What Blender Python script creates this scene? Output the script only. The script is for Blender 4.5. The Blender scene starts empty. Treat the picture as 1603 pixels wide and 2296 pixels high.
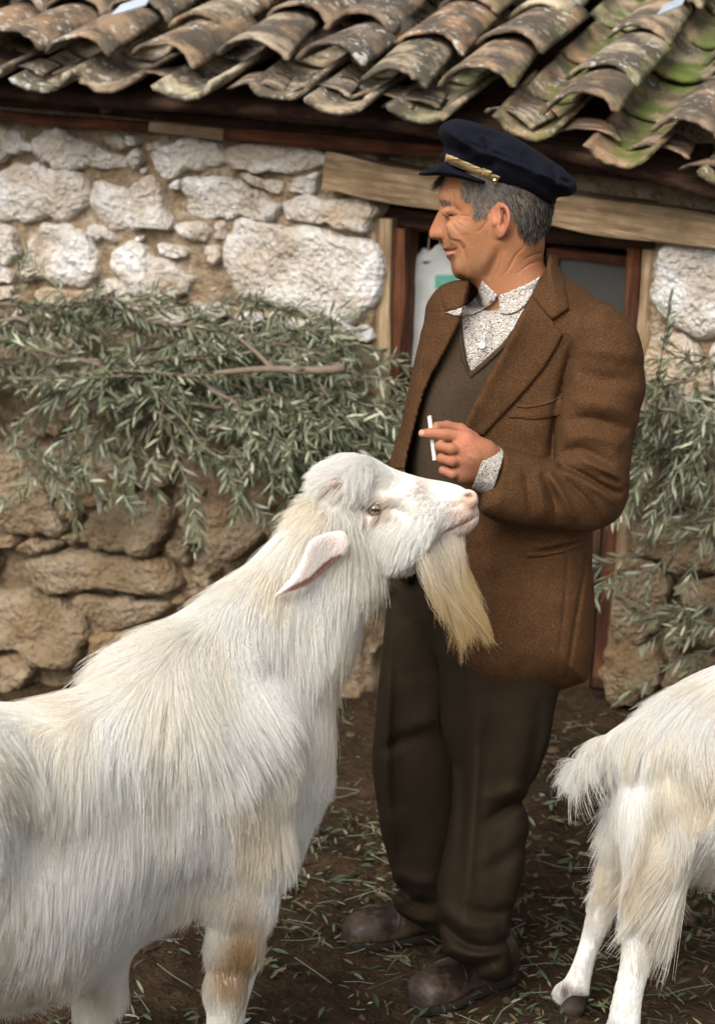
import bpy, math, random
import numpy as np
from mathutils import Vector, Matrix
from mathutils.kdtree import KDTree
from mathutils.bvhtree import BVHTree

# ---------------------------------------------------------------- camera, sky, sun, exposure
H, PITCH, ROLL, FPX = 2.0, math.radians(13.0), math.radians(4.0), 4970.0
FW = np.array([0, math.cos(PITCH), -math.sin(PITCH)])
_r0 = np.array([1.0, 0, 0]); _u0 = np.array([0, math.sin(PITCH), math.cos(PITCH)])
RT = math.cos(ROLL)*_r0 + math.sin(ROLL)*_u0
UP = math.cos(ROLL)*_u0 - math.sin(ROLL)*_r0
CAM = np.array([0, 0, H])
scn = bpy.context.scene
COL = scn.collection
cam = bpy.data.cameras.new('camera'); camo = bpy.data.objects.new('camera', cam); COL.objects.link(camo)
m = Matrix.Identity(4)
for i in range(3):
    m[i][0], m[i][1], m[i][2], m[i][3] = RT[i], UP[i], -FW[i], CAM[i]
camo.matrix_world = m
cam.sensor_fit = 'VERTICAL'; cam.sensor_height = 36.0; cam.sensor_width = 36.0
cam.lens = FPX/2295.0*36.0
cam.clip_end = 300.0; cam.clip_start = 0.1
cam.dof.use_dof = True; cam.dof.focus_distance = 4.06; cam.dof.aperture_fstop = 5.2
scn.camera = camo
world = bpy.data.worlds.new('World'); scn.world = world; world.use_nodes = True
SUN_EL, SUN_AZ = math.radians(39), math.radians(-154)     # azimuth from +y, clockwise
nt = world.node_tree
bg = nt.nodes['Background']
sky = nt.nodes.new('ShaderNodeTexSky'); sky.sky_type = 'NISHITA'; sky.sun_disc = False
sky.sun_elevation = SUN_EL; sky.sun_rotation = SUN_AZ; sky.air_density = 1.0; sky.dust_density = 4.0; sky.ozone_density = 1.0
hs = nt.nodes.new('ShaderNodeHueSaturation'); hs.inputs['Saturation'].default_value = 0.12      # thin grey cloud
nt.links.new(sky.outputs[0], hs.inputs['Color']); nt.links.new(hs.outputs[0], bg.inputs[0])
bg.inputs[1].default_value = 0.072
sd = bpy.data.lights.new('sun', 'SUN'); sd.energy = 1.5; sd.angle = math.radians(35); sd.color = (1.0, 0.945, 0.86)
so = bpy.data.objects.new('sun', sd); COL.objects.link(so)
sdir = Vector((math.sin(SUN_AZ)*math.cos(SUN_EL), math.cos(SUN_AZ)*math.cos(SUN_EL), math.sin(SUN_EL)))
so.rotation_euler = sdir.to_track_quat('Z', 'Y').to_euler(); so.location = (0, 0, 12)
scn.view_settings.view_transform = 'Standard'; scn.view_settings.look = 'None'
scn.view_settings.exposure = 1.20; scn.view_settings.gamma = 1.0
scn.render.engine = 'CYCLES'
scn.cycles.use_denoising = True
scn.cycles.max_bounces = 6; scn.cycles.diffuse_bounces = 3; scn.cycles.glossy_bounces = 2
scn.cycles.transparent_max_bounces = 6; scn.cycles.sample_clamp_indirect = 4.0

# ---------------------------------------------------------------- helpers
RNG = np.random.default_rng(7); random.seed(7)
def ray(px, py):
    """direction through a point of the photograph (1603 x 2295 grid)"""
    px = np.asarray(px, float)[..., None]; py = np.asarray(py, float)[..., None]
    return (px-801.5)/FPX*RT - (py-1147.5)/FPX*UP + FW
def on_y(px, py, y):
    v = ray(px, py); return CAM + v*(np.asarray(y, float)/v[..., 1])[..., None]
def on_z(px, py, z=0.0):
    v = ray(px, py); return CAM + v*((z-H)/v[..., 2])[..., None]

def _hash(ix, iy, iz, seed):
    n = (ix.astype(np.int64)*374761393 + iy.astype(np.int64)*668265263 + iz.astype(np.int64)*2147483647 + seed*1274126177) & 0xffffffff
    n = ((n ^ (n >> 13))*1274126177) & 0xffffffff
    n = n ^ (n >> 16)
    return (n & 0xffff)/32767.5 - 1.0
def vnoise(p, scale=1.0, seed=0, octaves=1):
    """value noise, p (...,3)"""
    out = 0; amp = 1.0; p = np.asarray(p, float)*scale
    for o in range(octaves):
        i = np.floor(p).astype(np.int64); f = p-i; f = f*f*(3-2*f)
        r = 0
        for dx in (0, 1):
            for dy in (0, 1):
                for dz in (0, 1):
                    wgt = (f[..., 0] if dx else 1-f[..., 0])*(f[..., 1] if dy else 1-f[..., 1])*(f[..., 2] if dz else 1-f[..., 2])
                    r = r + wgt*_hash(i[..., 0]+dx, i[..., 1]+dy, i[..., 2]+dz, seed+o*17)
        out = out + amp*r; amp *= 0.5; p = p*2.03
    return out
def sstep(a, b, x):
    t = np.clip((x-a)/(b-a), 0, 1); return t*t*(3-2*t)

def mesh_from(name, V, F, smooth=True):
    me = bpy.data.meshes.new(name)
    V = np.asarray(V, dtype=np.float32)
    if isinstance(F, np.ndarray):
        n, k = F.shape
        me.vertices.add(len(V)); me.vertices.foreach_set('co', V.ravel())
        me.loops.add(n*k); me.loops.foreach_set('vertex_index', F.astype(np.int32).ravel())
        me.polygons.add(n); me.polygons.foreach_set('loop_start', np.arange(0, n*k, k, dtype=np.int32))
        me.update(calc_edges=True); me.validate()
    else:
        me.from_pydata(V.tolist(), [], F); me.update()
    if smooth:
        me.polygons.foreach_set('use_smooth', np.ones(len(me.polygons), dtype=bool))
    return me
def obj(name, me, mat=None, parent=None, loc=None):
    """link a mesh whose vertices are in world space; loc = origin to subtract"""
    o = bpy.data.objects.new(name, me)
    if mat is not None and not me.materials:
        me.materials.append(mat)
    COL.objects.link(o)
    if loc is not None:
        me.transform(Matrix.Translation(-Vector(loc))); o.location = loc
    if parent is not None:
        o.parent = parent
        pw = Vector((0, 0, 0)); q = parent
        while q: pw += q.location; q = q.parent
        o.location = Vector(o.location) - pw
    return o
def thing(name, label, cat, loc, group=None):
    o = bpy.data.objects.new(name, None); COL.objects.link(o); o.location = loc; o.empty_display_size = .1
    o['label'] = label; o['category'] = cat
    if group: o['group'] = group
    return o
def tag(o, label, cat, group=None):
    o['label'] = label; o['category'] = cat
    if group: o['group'] = group
    return o
def set_col(me, cols, name='col'):
    a = me.color_attributes.new(name, 'FLOAT_COLOR', 'POINT')
    c = np.ones((len(me.vertices), 4), dtype=np.float32); c[:, :3] = cols
    a.data.foreach_set('color', c.ravel())

# ---- materials: tiny node DSL
class NT:
    def __init__(s, name):
        s.m = bpy.data.materials.new(name); s.m.use_nodes = True
        s.t = s.m.node_tree; s.b = s.t.nodes['Principled BSDF']; s.out = s.t.nodes['Material Output']
    def n(s, kind, **kw):
        nd = s.t.nodes.new('ShaderNode'+kind)
        for k, v in kw.items():
            if k in nd.inputs: s.put(nd.inputs[k], v)
            else: setattr(nd, k, v)
        return nd
    def put(s, sock, v):
        if isinstance(v, bpy.types.NodeSocket): s.t.links.new(v, sock)
        elif isinstance(v, (tuple, list)) and sock.type == 'RGBA' and len(v) == 3: sock.default_value = (*v, 1)
        else: sock.default_value = v
    def coord(s, kind='Object'): return s.n('TexCoord').outputs[kind]
    def world(s): return s.n('NewGeometry').outputs['Position']
    def noise(s, vec, scale, detail=4, rough=.6, dist=0.0):
        nd = s.n('TexNoise', Scale=scale, Detail=detail, Roughness=rough, Distortion=dist); s.put(nd.inputs['Vector'], vec); return nd.outputs['Fac']
    def ramp(s, fac, stops, interp='LINEAR'):
        nd = s.n('ValToRGB'); s.put(nd.inputs[0], fac); e = nd.color_ramp.elements; nd.color_ramp.interpolation = interp
        while len(e) < len(stops): e.new(.5)
        for el, (p, c) in zip(e, stops):
            el.position = p; el.color = (c, c, c, 1) if isinstance(c, (int, float)) else (*c, 1)
        return nd.outputs[0]
    def mix(s, fac, a, b, mode='MIX'):
        nd = s.n('Mix', data_type='RGBA', blend_type=mode)
        s.put(nd.inputs[0], fac); s.put(nd.inputs[6], a); s.put(nd.inputs[7], b); return nd.outputs[2]
    def math(s, op, a, b=0.0):
        nd = s.n('Math', operation=op); s.put(nd.inputs[0], a); s.put(nd.inputs[1], b); return nd.outputs[0]
    def bump(s, h, strength=.5, dist=.01, normal=None):
        nd = s.n('Bump', Strength=strength, Distance=dist); s.put(nd.inputs['Height'], h)
        if normal is not None: s.put(nd.inputs['Normal'], normal)
        s.put(s.b.inputs['Normal'], nd.outputs[0]); return nd.outputs[0]
    def fin(s, color, rough=.8, spec=.3):
        s.put(s.b.inputs['Base Color'], color); s.put(s.b.inputs['Roughness'], rough); s.put(s.b.inputs['Specular IOR Level'], spec); return s.m
    def attr(s, name): return s.n('Attribute', attribute_name=name).outputs['Color']
    def rnd(s): return s.n('ObjectInfo').outputs['Random']
    def vadd(s, v, off):
        nd = s.n('VectorMath', operation='ADD'); s.put(nd.inputs[0], v); s.put(nd.inputs[1], off); return nd.outputs[0]
    def rvec(s, v, k=37.0):
        """object coordinates shifted by the object's random number, so copies differ"""
        r = s.n('CombineXYZ'); q = s.math('MULTIPLY', s.rnd(), k)
        for i in range(3): s.put(r.inputs[i], q)
        return s.vadd(v, r.outputs[0])
# ---------------------------------------------------------------- wall frame
TH = math.radians(20.0)
WO = np.array([0.0, 6.2, 0.0]); WT = np.array([math.cos(TH), -math.sin(TH), 0]); WN = np.array([-math.sin(TH), -math.cos(TH), 0])
def on_wall(px, py, out=0.0):
    """photo point -> point on the plane of the wall, moved out along its normal"""
    v = ray(px, py); o = WO + WN*np.asarray(out, float)[..., None] if np.ndim(out) else WO + WN*out
    t = ((o-CAM)*WN).sum(-1)/(v*WN).sum(-1)
    return CAM + v*np.asarray(t)[..., None]
def sz(px, py, out=0.0):
    p = on_wall(px, py, out)-WO; return np.stack([(p*WT).sum(-1), p[..., 2]], -1)
def wp(s, z, out=0.0):
    s = np.asarray(s, float); z = np.asarray(z, float); out = np.asarray(out, float)
    return WO + WT*s[..., None] + WN*out[..., None] + np.array([0, 0, 1.0])*z[..., None]
def ground_z(x, y):
    return sstep(4.7, 5.9, y)*(0.02 + 0.137*np.clip(x, -2.5, 2.5))

# ---------------------------------------------------------------- materials of the place
def m_stone(name, pale, mid, dark, warm):
    t = NT(name); v = t.rvec(t.coord())
    n1 = t.noise(v, 7, 5, .65); n2 = t.noise(v, 38, 4, .7); n3 = t.noise(v, 3.0, 2, .5)
    c = t.ramp(n1, [(.30, dark), (.46, mid), (.62, pale), (1, pale)])
    c = t.mix(t.ramp(n2, [(.38, 1), (.50, 0)]), c, mid)
    c = t.mix(t.ramp(n3, [(.52, 0), (.68, .75)]), c, warm)
    pit = t.n('TexVoronoi', Scale=60.0); t.put(pit.inputs['Vector'], v)
    hgt = t.math('ADD', t.math('MULTIPLY', n2, 1.1), t.math('MULTIPLY', pit.outputs[0], .35))
    t.bump(t.math('ADD', hgt, t.math('MULTIPLY', n1, 1.2)), 1.0, .030)
    return t.fin(c, .92, .15)
M_STONE = m_stone('limestone', (.82, .80, .79), (.60, .54, .47), (.36, .26, .17), (.50, .35, .21))
M_STONE2 = m_stone('earth_stained_stone', (.36, .285, .20), (.26, .19, .115), (.15, .097, .053), (.28, .175, .09))
def m_mud():
    t = NT('mud_mortar'); v = t.world()
    n1 = t.noise(v, 9, 6, .7); n2 = t.noise(v, 45, 4, .7)
    c = t.ramp(n1, [(.3, (.20, .135, .08)), (.5, (.37, .27, .17)), (.7, (.58, .48, .36))])
    c = t.mix(t.ramp(n2, [(.35, .6), (.5, 0)]), c, (.11, .068, .036))
    t.bump(t.math('ADD', n1, n2), 1.0, .04); return t.fin(c, .95, .1)
M_MUD = m_mud()
def m_wood(name, a, b, c_, axis=(1, 12, 12)):
    t = NT(name); mp = t.n('Mapping'); t.put(mp.inputs['Vector'], t.rvec(t.coord())); mp.inputs['Scale'].default_value = axis
    n1 = t.noise(mp.outputs[0], 5, 6, .7, .4); n2 = t.noise(t.coord(), 7, 3)
    c = t.ramp(n1, [(.32, c_), (.5, a), (.68, b)])
    c = t.mix(t.ramp(n2, [(.45, 0), (.65, .6)]), c, c_)
    t.bump(n1, .8, .008); return t.fin(c, .85, .2)
M_WOOD_GREY = m_wood('weathered_timber', (.29, .20, .115), (.44, .33, .205), (.13, .082, .045))
M_WOOD_RED = m_wood('red_brown_wood', (.105, .036, .016), (.19, .075, .035), (.035, .014, .008))
M_WOOD_DARK = m_wood('dark_wood', (.055, .028, .016), (.10, .055, .03), (.018, .010, .006))
def m_tile():
    t = NT('old_clay_tile'); v = t.rvec(t.coord()); r = t.rnd()
    n1 = t.noise(v, 9, 5, .65); n2 = t.noise(v, 42, 3, .6); n3 = t.noise(v, 5, 3, .5); n4 = t.noise(v, 26, 3, .65)
    base = t.ramp(r, [(0, (.20, .155, .11)), (.2, (.30, .20, .125)), (.4, (.46, .39, .27)), (.55, (.25, .18, .12)), (.7, (.36, .22, .13)), (.85, (.22, .165, .12)), (1, (.50, .41, .28))])
    soot = t.mix(n4, (.042, .036, .030), (.115, .095, .075))
    c = t.mix(t.ramp(n1, [(.40, 0), (.55, .92)]), base, soot)
    c = t.mix(t.ramp(n3, [(.58, 0), (.74, .5)]), c, (.36, .21, .11))
    lich = t.math('MULTIPLY', t.ramp(n2, [(.57, 0), (.62, 1)]), t.ramp(t.noise(v, 6, 2), [(.45, 0), (.58, 1)]))
    c = t.mix(t.math('MULTIPLY', lich, .85), c, (.50, .50, .46))
    w = t.world(); sx = t.n('SeparateXYZ'); t.put(sx.inputs[0], w)
    # moss keeps to the damp pan tiles, more of it towards the trees side of the roof
    mossy = t.math('MULTIPLY', t.attr('moss'), t.ramp(t.noise(w, 8, 4, .6), [(.40, 0), (.58, .95)]))
    mr = t.n('MapRange'); t.put(mr.inputs[0], sx.outputs[0])
    for k, q in zip(range(1, 5), (-.05, .5, .06, 1.0)): mr.inputs[k].default_value = q
    mossy = t.math('MULTIPLY', mossy, mr.outputs[0])
    c = t.mix(mossy, c, t.mix(n4, (.05, .072, .014), (.145, .175, .042)))
    t.bump(t.math('ADD', n4, t.math('MULTIPLY', n2, .6)), .7, .008); return t.fin(c, .9, .15)
M_TILE = m_tile()
def m_flat(name, c, rough=.8, nscale=20, var=.25, bump=.2, spec=.3):
    t = NT(name); n = t.noise(t.coord(), nscale, 4, .6)
    col = t.mix(n, tuple(x*(1-var) for x in c), tuple(min(1, x*(1+var)) for x in c))
    if bump: t.bump(n, bump, .006)
    return t.fin(col, rough, spec)

# ---------------------------------------------------------------- ground
def build_ground():
    t = NT('trodden_earth'); w = t.world()
    n1 = t.noise(w, 3.2, 6, .65); n2 = t.noise(w, 16, 5, .7); n3 = t.noise(w, 70, 4, .7)
    c = t.ramp(n1, [(.3, (.026, .015, .008)), (.5, (.054, .032, .016)), (.7, (.10, .061, .032))])
    c = t.mix(t.ramp(n2, [(.40, .7), (.55, 0)]), c, (.026, .016, .009))
    c = t.mix(t.ramp(n3, [(.55, 0), (.72, .5)]), c, (.15, .10, .055))
    t.bump(t.math('ADD', n2, t.math('MULTIPLY', n3, .7)), 1.0, .03)
    M = t.fin(c, .93, .15)
    xs = np.concatenate([np.linspace(-60, -3.2, 14), np.linspace(-3, 3, 330), np.linspace(3.2, 60, 14)])
    ys = np.concatenate([np.linspace(-20, 2.4, 10), np.linspace(2.6, 7.0, 250), np.linspace(7.3, 90, 14)])
    X, Y = np.meshgrid(xs, ys, indexing='ij')
    P = np.stack([X, Y, np.zeros_like(X)], -1)
    Z = ground_z(X, Y) + vnoise(P, 2.5, 3, 3)*.012 + vnoise(P, 12, 4, 2)*.010 + np.abs(vnoise(P, 34, 6, 2))*.009
    P[..., 2] = Z
    n, k = X.shape; idx = np.arange(n*k).reshape(n, k)
    Fq = np.stack([idx[:-1, :-1], idx[1:, :-1], idx[1:, 1:], idx[:-1, 1:]], -1).reshape(-1, 4)
    g = obj('ground', mesh_from('ground', P.reshape(-1, 3), Fq), M); g['kind'] = 'structure'
build_ground()

# ---------------------------------------------------------------- stone house
house = thing('stone_house', 'low rubble stone house with mossy barrel tile roof and timber door lintel', 'house', (0, 6.2, 0))
HOFF = np.array([0, 6.2, 0])

def grid_slab(s0, s1, z0, z1, out, thick, ns, nz, amp=.012, seed=0, s_of=None):
    """bumpy slab in wall coordinates: front grid + sides + back"""
    S, Z = np.meshgrid(np.linspace(0, 1, ns), np.linspace(0, 1, nz), indexing='ij')
    ss = s0+(s1-s0)*S; zz = z0+(z1-z0)*Z
    if s_of: ss = s_of(S, zz)
    P = np.stack([ss*1.0, zz*1.0, 0*ss], -1)
    o = out + vnoise(P, 6, seed, 4)*amp + (vnoise(P, 22, seed+2, 2)*amp*.7 if amp > .012 else 0)
    V = list(wp(ss, zz, o).reshape(-1, 3)); B = list(wp(ss, zz, out-thick+0*o).reshape(-1, 3))
    n = ns*nz; idx = np.arange(n).reshape(ns, nz); F = []
    for i in range(ns-1):
        for j in range(nz-1):
            F.append((idx[i, j], idx[i+1, j], idx[i+1, j+1], idx[i, j+1]))
            F.append((n+idx[i, j], n+idx[i, j+1], n+idx[i+1, j+1], n+idx[i+1, j]))
    edge = [idx[i, 0] for i in range(ns)] + [idx[-1, j] for j in range(1, nz)] + [idx[i, -1] for i in range(ns-2, -1, -1)] + [idx[0, j] for j in range(nz-2, 0, -1)]
    for a, b in zip(edge, edge[1:]+edge[:1]): F.append((a, n+a, n+b, b))
    return np.array(V+B), F
def slab(name, *a, mat=None, parent=None, **k):
    V, F = grid_slab(*a, **k); return obj(name, mesh_from(name, V, [tuple(int(q) for q in f) for f in F]), mat, parent, loc=tuple(V.mean(0)))

# door opening edges in wall coordinates (they lean a little, like the house)
dl = sz(np.array([846, 838]), np.array([470, 1150])); dr = sz(np.array([1470, 1378]), np.array([560, 1500]))
def lerp_edge(e):
    return lambda z: e[0, 0] + (e[1, 0]-e[0, 0])*(z-e[0, 1])/(e[1, 1]-e[0, 1])
DL, DR = lerp_edge(dl), lerp_edge(dr)
Z_LINT = float(sz(1000, 470)[1])
ZTOP = float(sz(400, 180)[1])
wall_l = slab('wall', -3.2, 0, -.3, ZTOP, .006, .42, 110, 70, mat=M_MUD, parent=house, seed=11, amp=.015, s_of=lambda S, z: -3.2 + S*(DL(z)+3.2))
wall_r = slab('wall', 0, 3, -.3, ZTOP, .006, .42, 70, 60, mat=M_MUD, parent=house, seed=12, amp=.015, s_of=lambda S, z: DR(z) + S*(2.6-DR(z)))
zl1 = float(sz(900, 440)[1])
wall_t = slab('wall', float(DL(1.4)), float(DR(1.4)), zl1, ZTOP, -.05, .38, 20, 6, mat=M_MUD, parent=house, seed=13)

def stone_mesh(poly_sz, out, depth, seed, rough=1.0, npts=40, rings=8):
    """one rubble stone: outline in wall coordinates, worn flat face with knocked edges"""
    p = np.asarray(poly_sz, float); c = p.mean(0)
    q = np.vstack([p, p[:1]]); L = np.r_[0, np.cumsum(np.hypot(*(q[1:]-q[:-1]).T))]
    u = np.linspace(0, L[-1], npts, endpoint=False)
    b = np.stack([np.interp(u, L, q[:, 0]), np.interp(u, L, q[:, 1])], -1)
    # round the corners slightly
    b = .5*b + .25*(np.roll(b, 1, 0)+np.roll(b, -1, 0))
    size = L[-1]/4
    nz = vnoise(np.c_[b, np.full(npts, seed*1.7)], 30, seed, 2)
    dirs = (b-c); ln = np.hypot(*dirs.T)[:, None]; b = b + dirs/ln*nz[:, None]*.011*rough
    rs = [1.0, 1.0, .965, .90, .76, .56, .34, .14][:rings]
    hs_ = [-.08, depth*.35, depth*.74, depth*.95, depth*1.0, depth*1.02, depth*1.03, depth*1.03]
    tilt = np.array([math.sin(seed*5.1), math.cos(seed*3.3)])*.14*depth/size
    V = []
    for k, (r, h) in enumerate(zip(rs, hs_)):
        pts = c+(b-c)*r
        dn = vnoise(np.c_[pts, np.full(npts, seed*.37)], 13, seed+3, 2)*.013*rough + vnoise(np.c_[pts, np.full(npts, seed*.9)], 55, seed+5, 2)*.0055*rough
        hh = h + (pts-c)@tilt*2.0 + (dn if k > 0 else 0)
        V.append(np.c_[pts, hh])
    ctr = np.r_[c, hs_[-1]]
    V = np.vstack(V+[ctr[None]])
    F = []
    for k in range(len(rs)-1):
        for i in range(npts):
            j = (i+1) % npts; F.append((k*npts+i, k*npts+j, (k+1)*npts+j, (k+1)*npts+i))
    a = (len(rs)-1)*npts
    for i in range(npts): F.append((a+i, a+(i+1) % npts, len(V)-1))
    return wp(V[:, 0], V[:, 1], V[:, 2]+out), F
SEED = [0]
def stone(poly_px, out=0.0, depth=.045, mat=M_STONE, parent=None, rough=1.0):
    SEED[0] += 1
    pts = np.array(poly_px, float); pts = pts.mean(0)+(pts-pts.mean(0))*(1.10 if len(pts) > 7 else 1.0); q = sz(pts[:, 0], pts[:, 1], out+depth)
    area = 0.5*np.sum(q[:, 0]*np.roll(q[:, 1], -1)-np.roll(q[:, 0], -1)*q[:, 1])
    if area > 0: pass
    else: q = q[::-1]
    big = abs(area) > .012
    V, F = stone_mesh(q, out, depth, SEED[0], rough, 44 if big else 22, 8)
    # outward facing: (s, z, out) is left handed here, flip
    F = [tuple(reversed(f)) for f in F]
    return obj('stone', mesh_from('stone', V, F), mat, parent, loc=tuple(V.mean(0)))
def z3(pts): return [(x*.54, 243.7+y*.54) for x, y in pts]
def z5(pts): return [(x*.56, 628.4+y*.56) for x, y in pts]
def z8(pts): return [(1186.2+x*.531, 448.8+y*.531) for x, y in pts]
UPPER = [
 [(-60,70),(0,75),(30,80),(90,130),(130,160),(110,185),(60,175),(0,215),(-60,220)],
 [(135,150),(180,90),(240,80),(300,130),(370,140),(420,180),(500,200),(520,235),(470,250),(390,240),(330,250),(230,240),(160,215),(135,190)],
 [(415,125),(470,115),(525,140),(510,160),(440,150)], [(530,125),(570,120),(585,150),(555,165),(525,160)], [(590,140),(650,130),(670,155),(610,170)],
 [(600,180),(680,150),(740,130),(830,130),(880,160),(920,200),(900,245),(830,250),(760,270),(690,285),(650,260),(620,220)],
 [(930,190),(980,150),(1060,150),(1150,160),(1210,150),(1300,170),(1370,215),(1330,235),(1270,240),(1210,280),(1160,260),(1090,265),(1010,250),(950,240)],
 [(-20,280),(50,240),(120,245),(190,250),(250,260),(310,280),(340,330),(360,385),(300,430),(235,470),(180,450),(60,460),(0,450)],
 [(375,345),(420,310),(520,320),(600,290),(650,340),(660,400),(690,460),(680,490),(590,490),(520,500),(450,500),(420,460),(380,390)],
 [(745,285),(860,285),(920,310),(1010,320),(1080,350),(1130,390),(1165,410),(1120,440),(1090,475),(1010,455),(940,435),(880,455),(780,455),(765,390)],
 [(685,320),(740,300),(745,340),(700,340)], [(720,490),(750,470),(830,470),(870,500),(870,550),(820,558),(740,545)], [(875,480),(920,470),(935,520),(910,555),(880,550)],
 [(1170,410),(1190,385),(1280,368),(1400,370),(1500,385),(1530,410),(1530,490),(1470,510),(1350,485),(1220,465),(1180,450)],
 [(935,500),(980,475),(1080,480),(1200,500),(1290,520),(1400,545),(1490,540),(1530,560),(1570,640),(1560,700),(1520,800),(1480,860),(1420,895),(1330,880),(1270,850),(1180,830),(1080,810),(1040,790),(970,740),(930,680),(915,620),(940,560)],
 [(110,560),(130,510),(165,480),(220,500),(290,495),(340,540),(380,590),(390,660),(370,720),(310,745),(220,735),(170,700),(100,710),(70,660),(110,610)],
 [(360,490),(420,480),(470,520),(465,555),(400,550),(365,520)],
 [(460,600),(500,560),(560,560),(620,610),(700,640),(760,690),(800,700),(760,770),(690,790),(620,770),(560,790),(520,760),(500,690),(470,650)],
 [(-60,470),(0,480),(40,500),(60,580),(75,620),(30,650),(-60,640)], [(830,580),(900,570),(920,620),(890,660),(840,640)],
 [(120,760),(200,740),(300,770),(380,760),(430,700),(490,720),(510,820),(440,850),(300,830),(180,830),(120,800)],
 [(510,800),(600,790),(700,800),(760,850),(740,914),(520,900)], [(-40,740),(50,740),(40,780),(-40,800)], [(60,810),(130,830),(150,880),(80,890),(40,850)],
 [(970,860),(1020,850),(1100,880),(1090,910),(980,890)], [(1110,890),(1200,870),(1340,890),(1350,960),(1120,960)], [(780,810),(900,790),(940,850),(880,880),(790,870)],
 [(1000,262),(1100,285),(1170,305),(1150,360),(1080,340),(1010,300)], [(1200,290),(1330,250),(1310,340),(1230,360),(1180,350)],
 [(1380,910),(1500,890),(1540,960),(1400,980)], [(560,170),(590,200),(580,250),(540,260),(530,210)], [(-30,650),(30,665),(60,690),(40,720),(-30,720)], [(650,560),(740,570),(800,600),(760,640),(680,610)]]
LOWER = [
 [(-60,690),(0,700),(80,720),(150,800),(210,950),(240,1000),(150,1030),(60,1010),(-60,960)], [(140,800),(200,770),(300,800),(400,780),(490,840),(460,880),(330,915),(260,890),(170,860)],
 [(190,875),(260,895),(310,950),(290,990),(220,955)], [(330,970),(420,890),(510,860),(600,860),(660,950),(640,1050),(560,1100),(470,1090),(360,1060),(340,1010)],
 [(230,1030),(325,1005),(345,1060),(280,1070)], [(720,970),(780,920),(870,900),(960,930),(1010,1000),(980,1080),(900,1140),(840,1110),(780,1060),(740,1030)],
 [(40,1080),(120,1040),(220,1060),(200,1100),(90,1110)], [(75,1150),(180,1100),(300,1090),(420,1110),(560,1120),(660,1160),(690,1230),(620,1260),(500,1250),(400,1230),(280,1250),(190,1260),(100,1220)],
 [(655,1050),(715,1015),(760,1080),(740,1140),(680,1130)], [(-60,1270),(90,1265),(200,1290),(290,1350),(325,1450),(280,1540),(200,1570),(120,1540),(60,1480),(-60,1480)],
 [(300,1270),(420,1280),(560,1290),(660,1300),(600,1370),(480,1400),(380,1390),(330,1340)], [(-50,1030),(30,1030),(40,1070),(-50,1090)], [(750,1150),(860,1160),(840,1240),(760,1230)],
 [(480,730),(600,690),(700,740),(640,830),(540,830)], [(940,760),(1050,780),(1180,850),(1160,910),(1050,930),(980,870)], [(345,1420),(460,1415),(560,1390),(540,1500),(400,1540),(345,1500)],
 [(700,1300),(860,1280),(960,1330),(900,1420),(740,1410)], [(1020,1000),(1120,960),(1260,980),(1240,1080),(1100,1100)], [(1280,1000),(1400,960),(1500,1040),(1430,1120),(1290,1100)],
 [(580,1420),(720,1430),(760,1540),(600,1570)], [(1000,1130),(1130,1120),(1200,1200),(1120,1290),(1010,1260)], [(1240,1130),(1420,1150),(1440,1280),(1300,1330),(1220,1250)], [(-60,1500),(60,1510),(110,1570),(80,1640),(-60,1650)],
 [(780,1440),(940,1440),(1000,1540),(880,1600),(790,1560)], [(1020,1320),(1200,1330),(1260,1430),(1140,1520),(1020,1450)]]
RIGHT = [
 [(555,200),(600,185),(700,200),(785,210),(850,230),(850,570),(740,575),(650,545),(570,490),(530,400),(525,300)], [(490,660),(540,580),(620,560),(690,600),(740,680),(760,760),(700,900),(600,860),(500,740)], [(760,600),(850,600),(850,900),(780,860)],
 [(900,230),(1060,210),(1180,300),(1160,560),(900,570)], [(880,620),(1080,620),(1100,900),(890,900)]]
RIGHT2 = [
 [(400,1400),(470,1330),(640,1330),(785,1330),(850,1400),(850,1560),(700,1580),(560,1540),(450,1480)], [(360,1560),(420,1530),(520,1560),(590,1640),(570,1750),(520,1850),(430,1890),(350,1870),(335,1790),(350,1680)],
 [(600,1640),(680,1600),(785,1590),(860,1600),(860,1700),(760,1730),(640,1720)], [(560,1850),(640,1770),(785,1760),(860,1780),(860,1880),(700,1900),(590,1905)],
 [(300,1920),(350,1890),(500,1900),(560,1960),(540,2060),(440,2130),(340,2150),(300,2080)], [(570,1930),(700,1920),(860,1940),(860,2100),(640,2100),(560,2040)],
 [(500,960),(640,900),(780,940),(780,1120),(600,1150),(480,1080)], [(520,1180),(700,1160),(850,1190),(850,1300),(560,1310)], [(890,1330),(1080,1340),(1090,1560),(890,1560)], [(890,1600),(1080,1600),(1080,1880),(890,1880)]]
for p in UPPER: stone(z3(p), .0, .040, M_STONE, wall_l, 1.3)
for p in LOWER: stone(z5(p), .03, .09, M_STONE2, wall_l, 1.5)
for p in RIGHT: stone(z8(p), .0, .042, M_STONE, wall_r, 1.3)
for p in RIGHT2: stone(z8(p), .02, .07, M_STONE2, wall_r, 1.3)
# the same rubble goes on past the picture to the end of the wall
for k in range(26):
    x = -130 - 190*(k % 5) + 40*((k//5) % 2); y = 330 + 235*(k//5)
    stone([(x+90*math.cos(a)*(1+.2*math.sin(3*a+k)), y+85*math.sin(a)*(1+.2*math.cos(2*a+k))) for a in np.linspace(0, 2*math.pi, 9)[:-1]], .0 if y < 900 else .03, .05 if y < 900 else .09, M_STONE if y < 900 else M_STONE2, wall_l)
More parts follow.
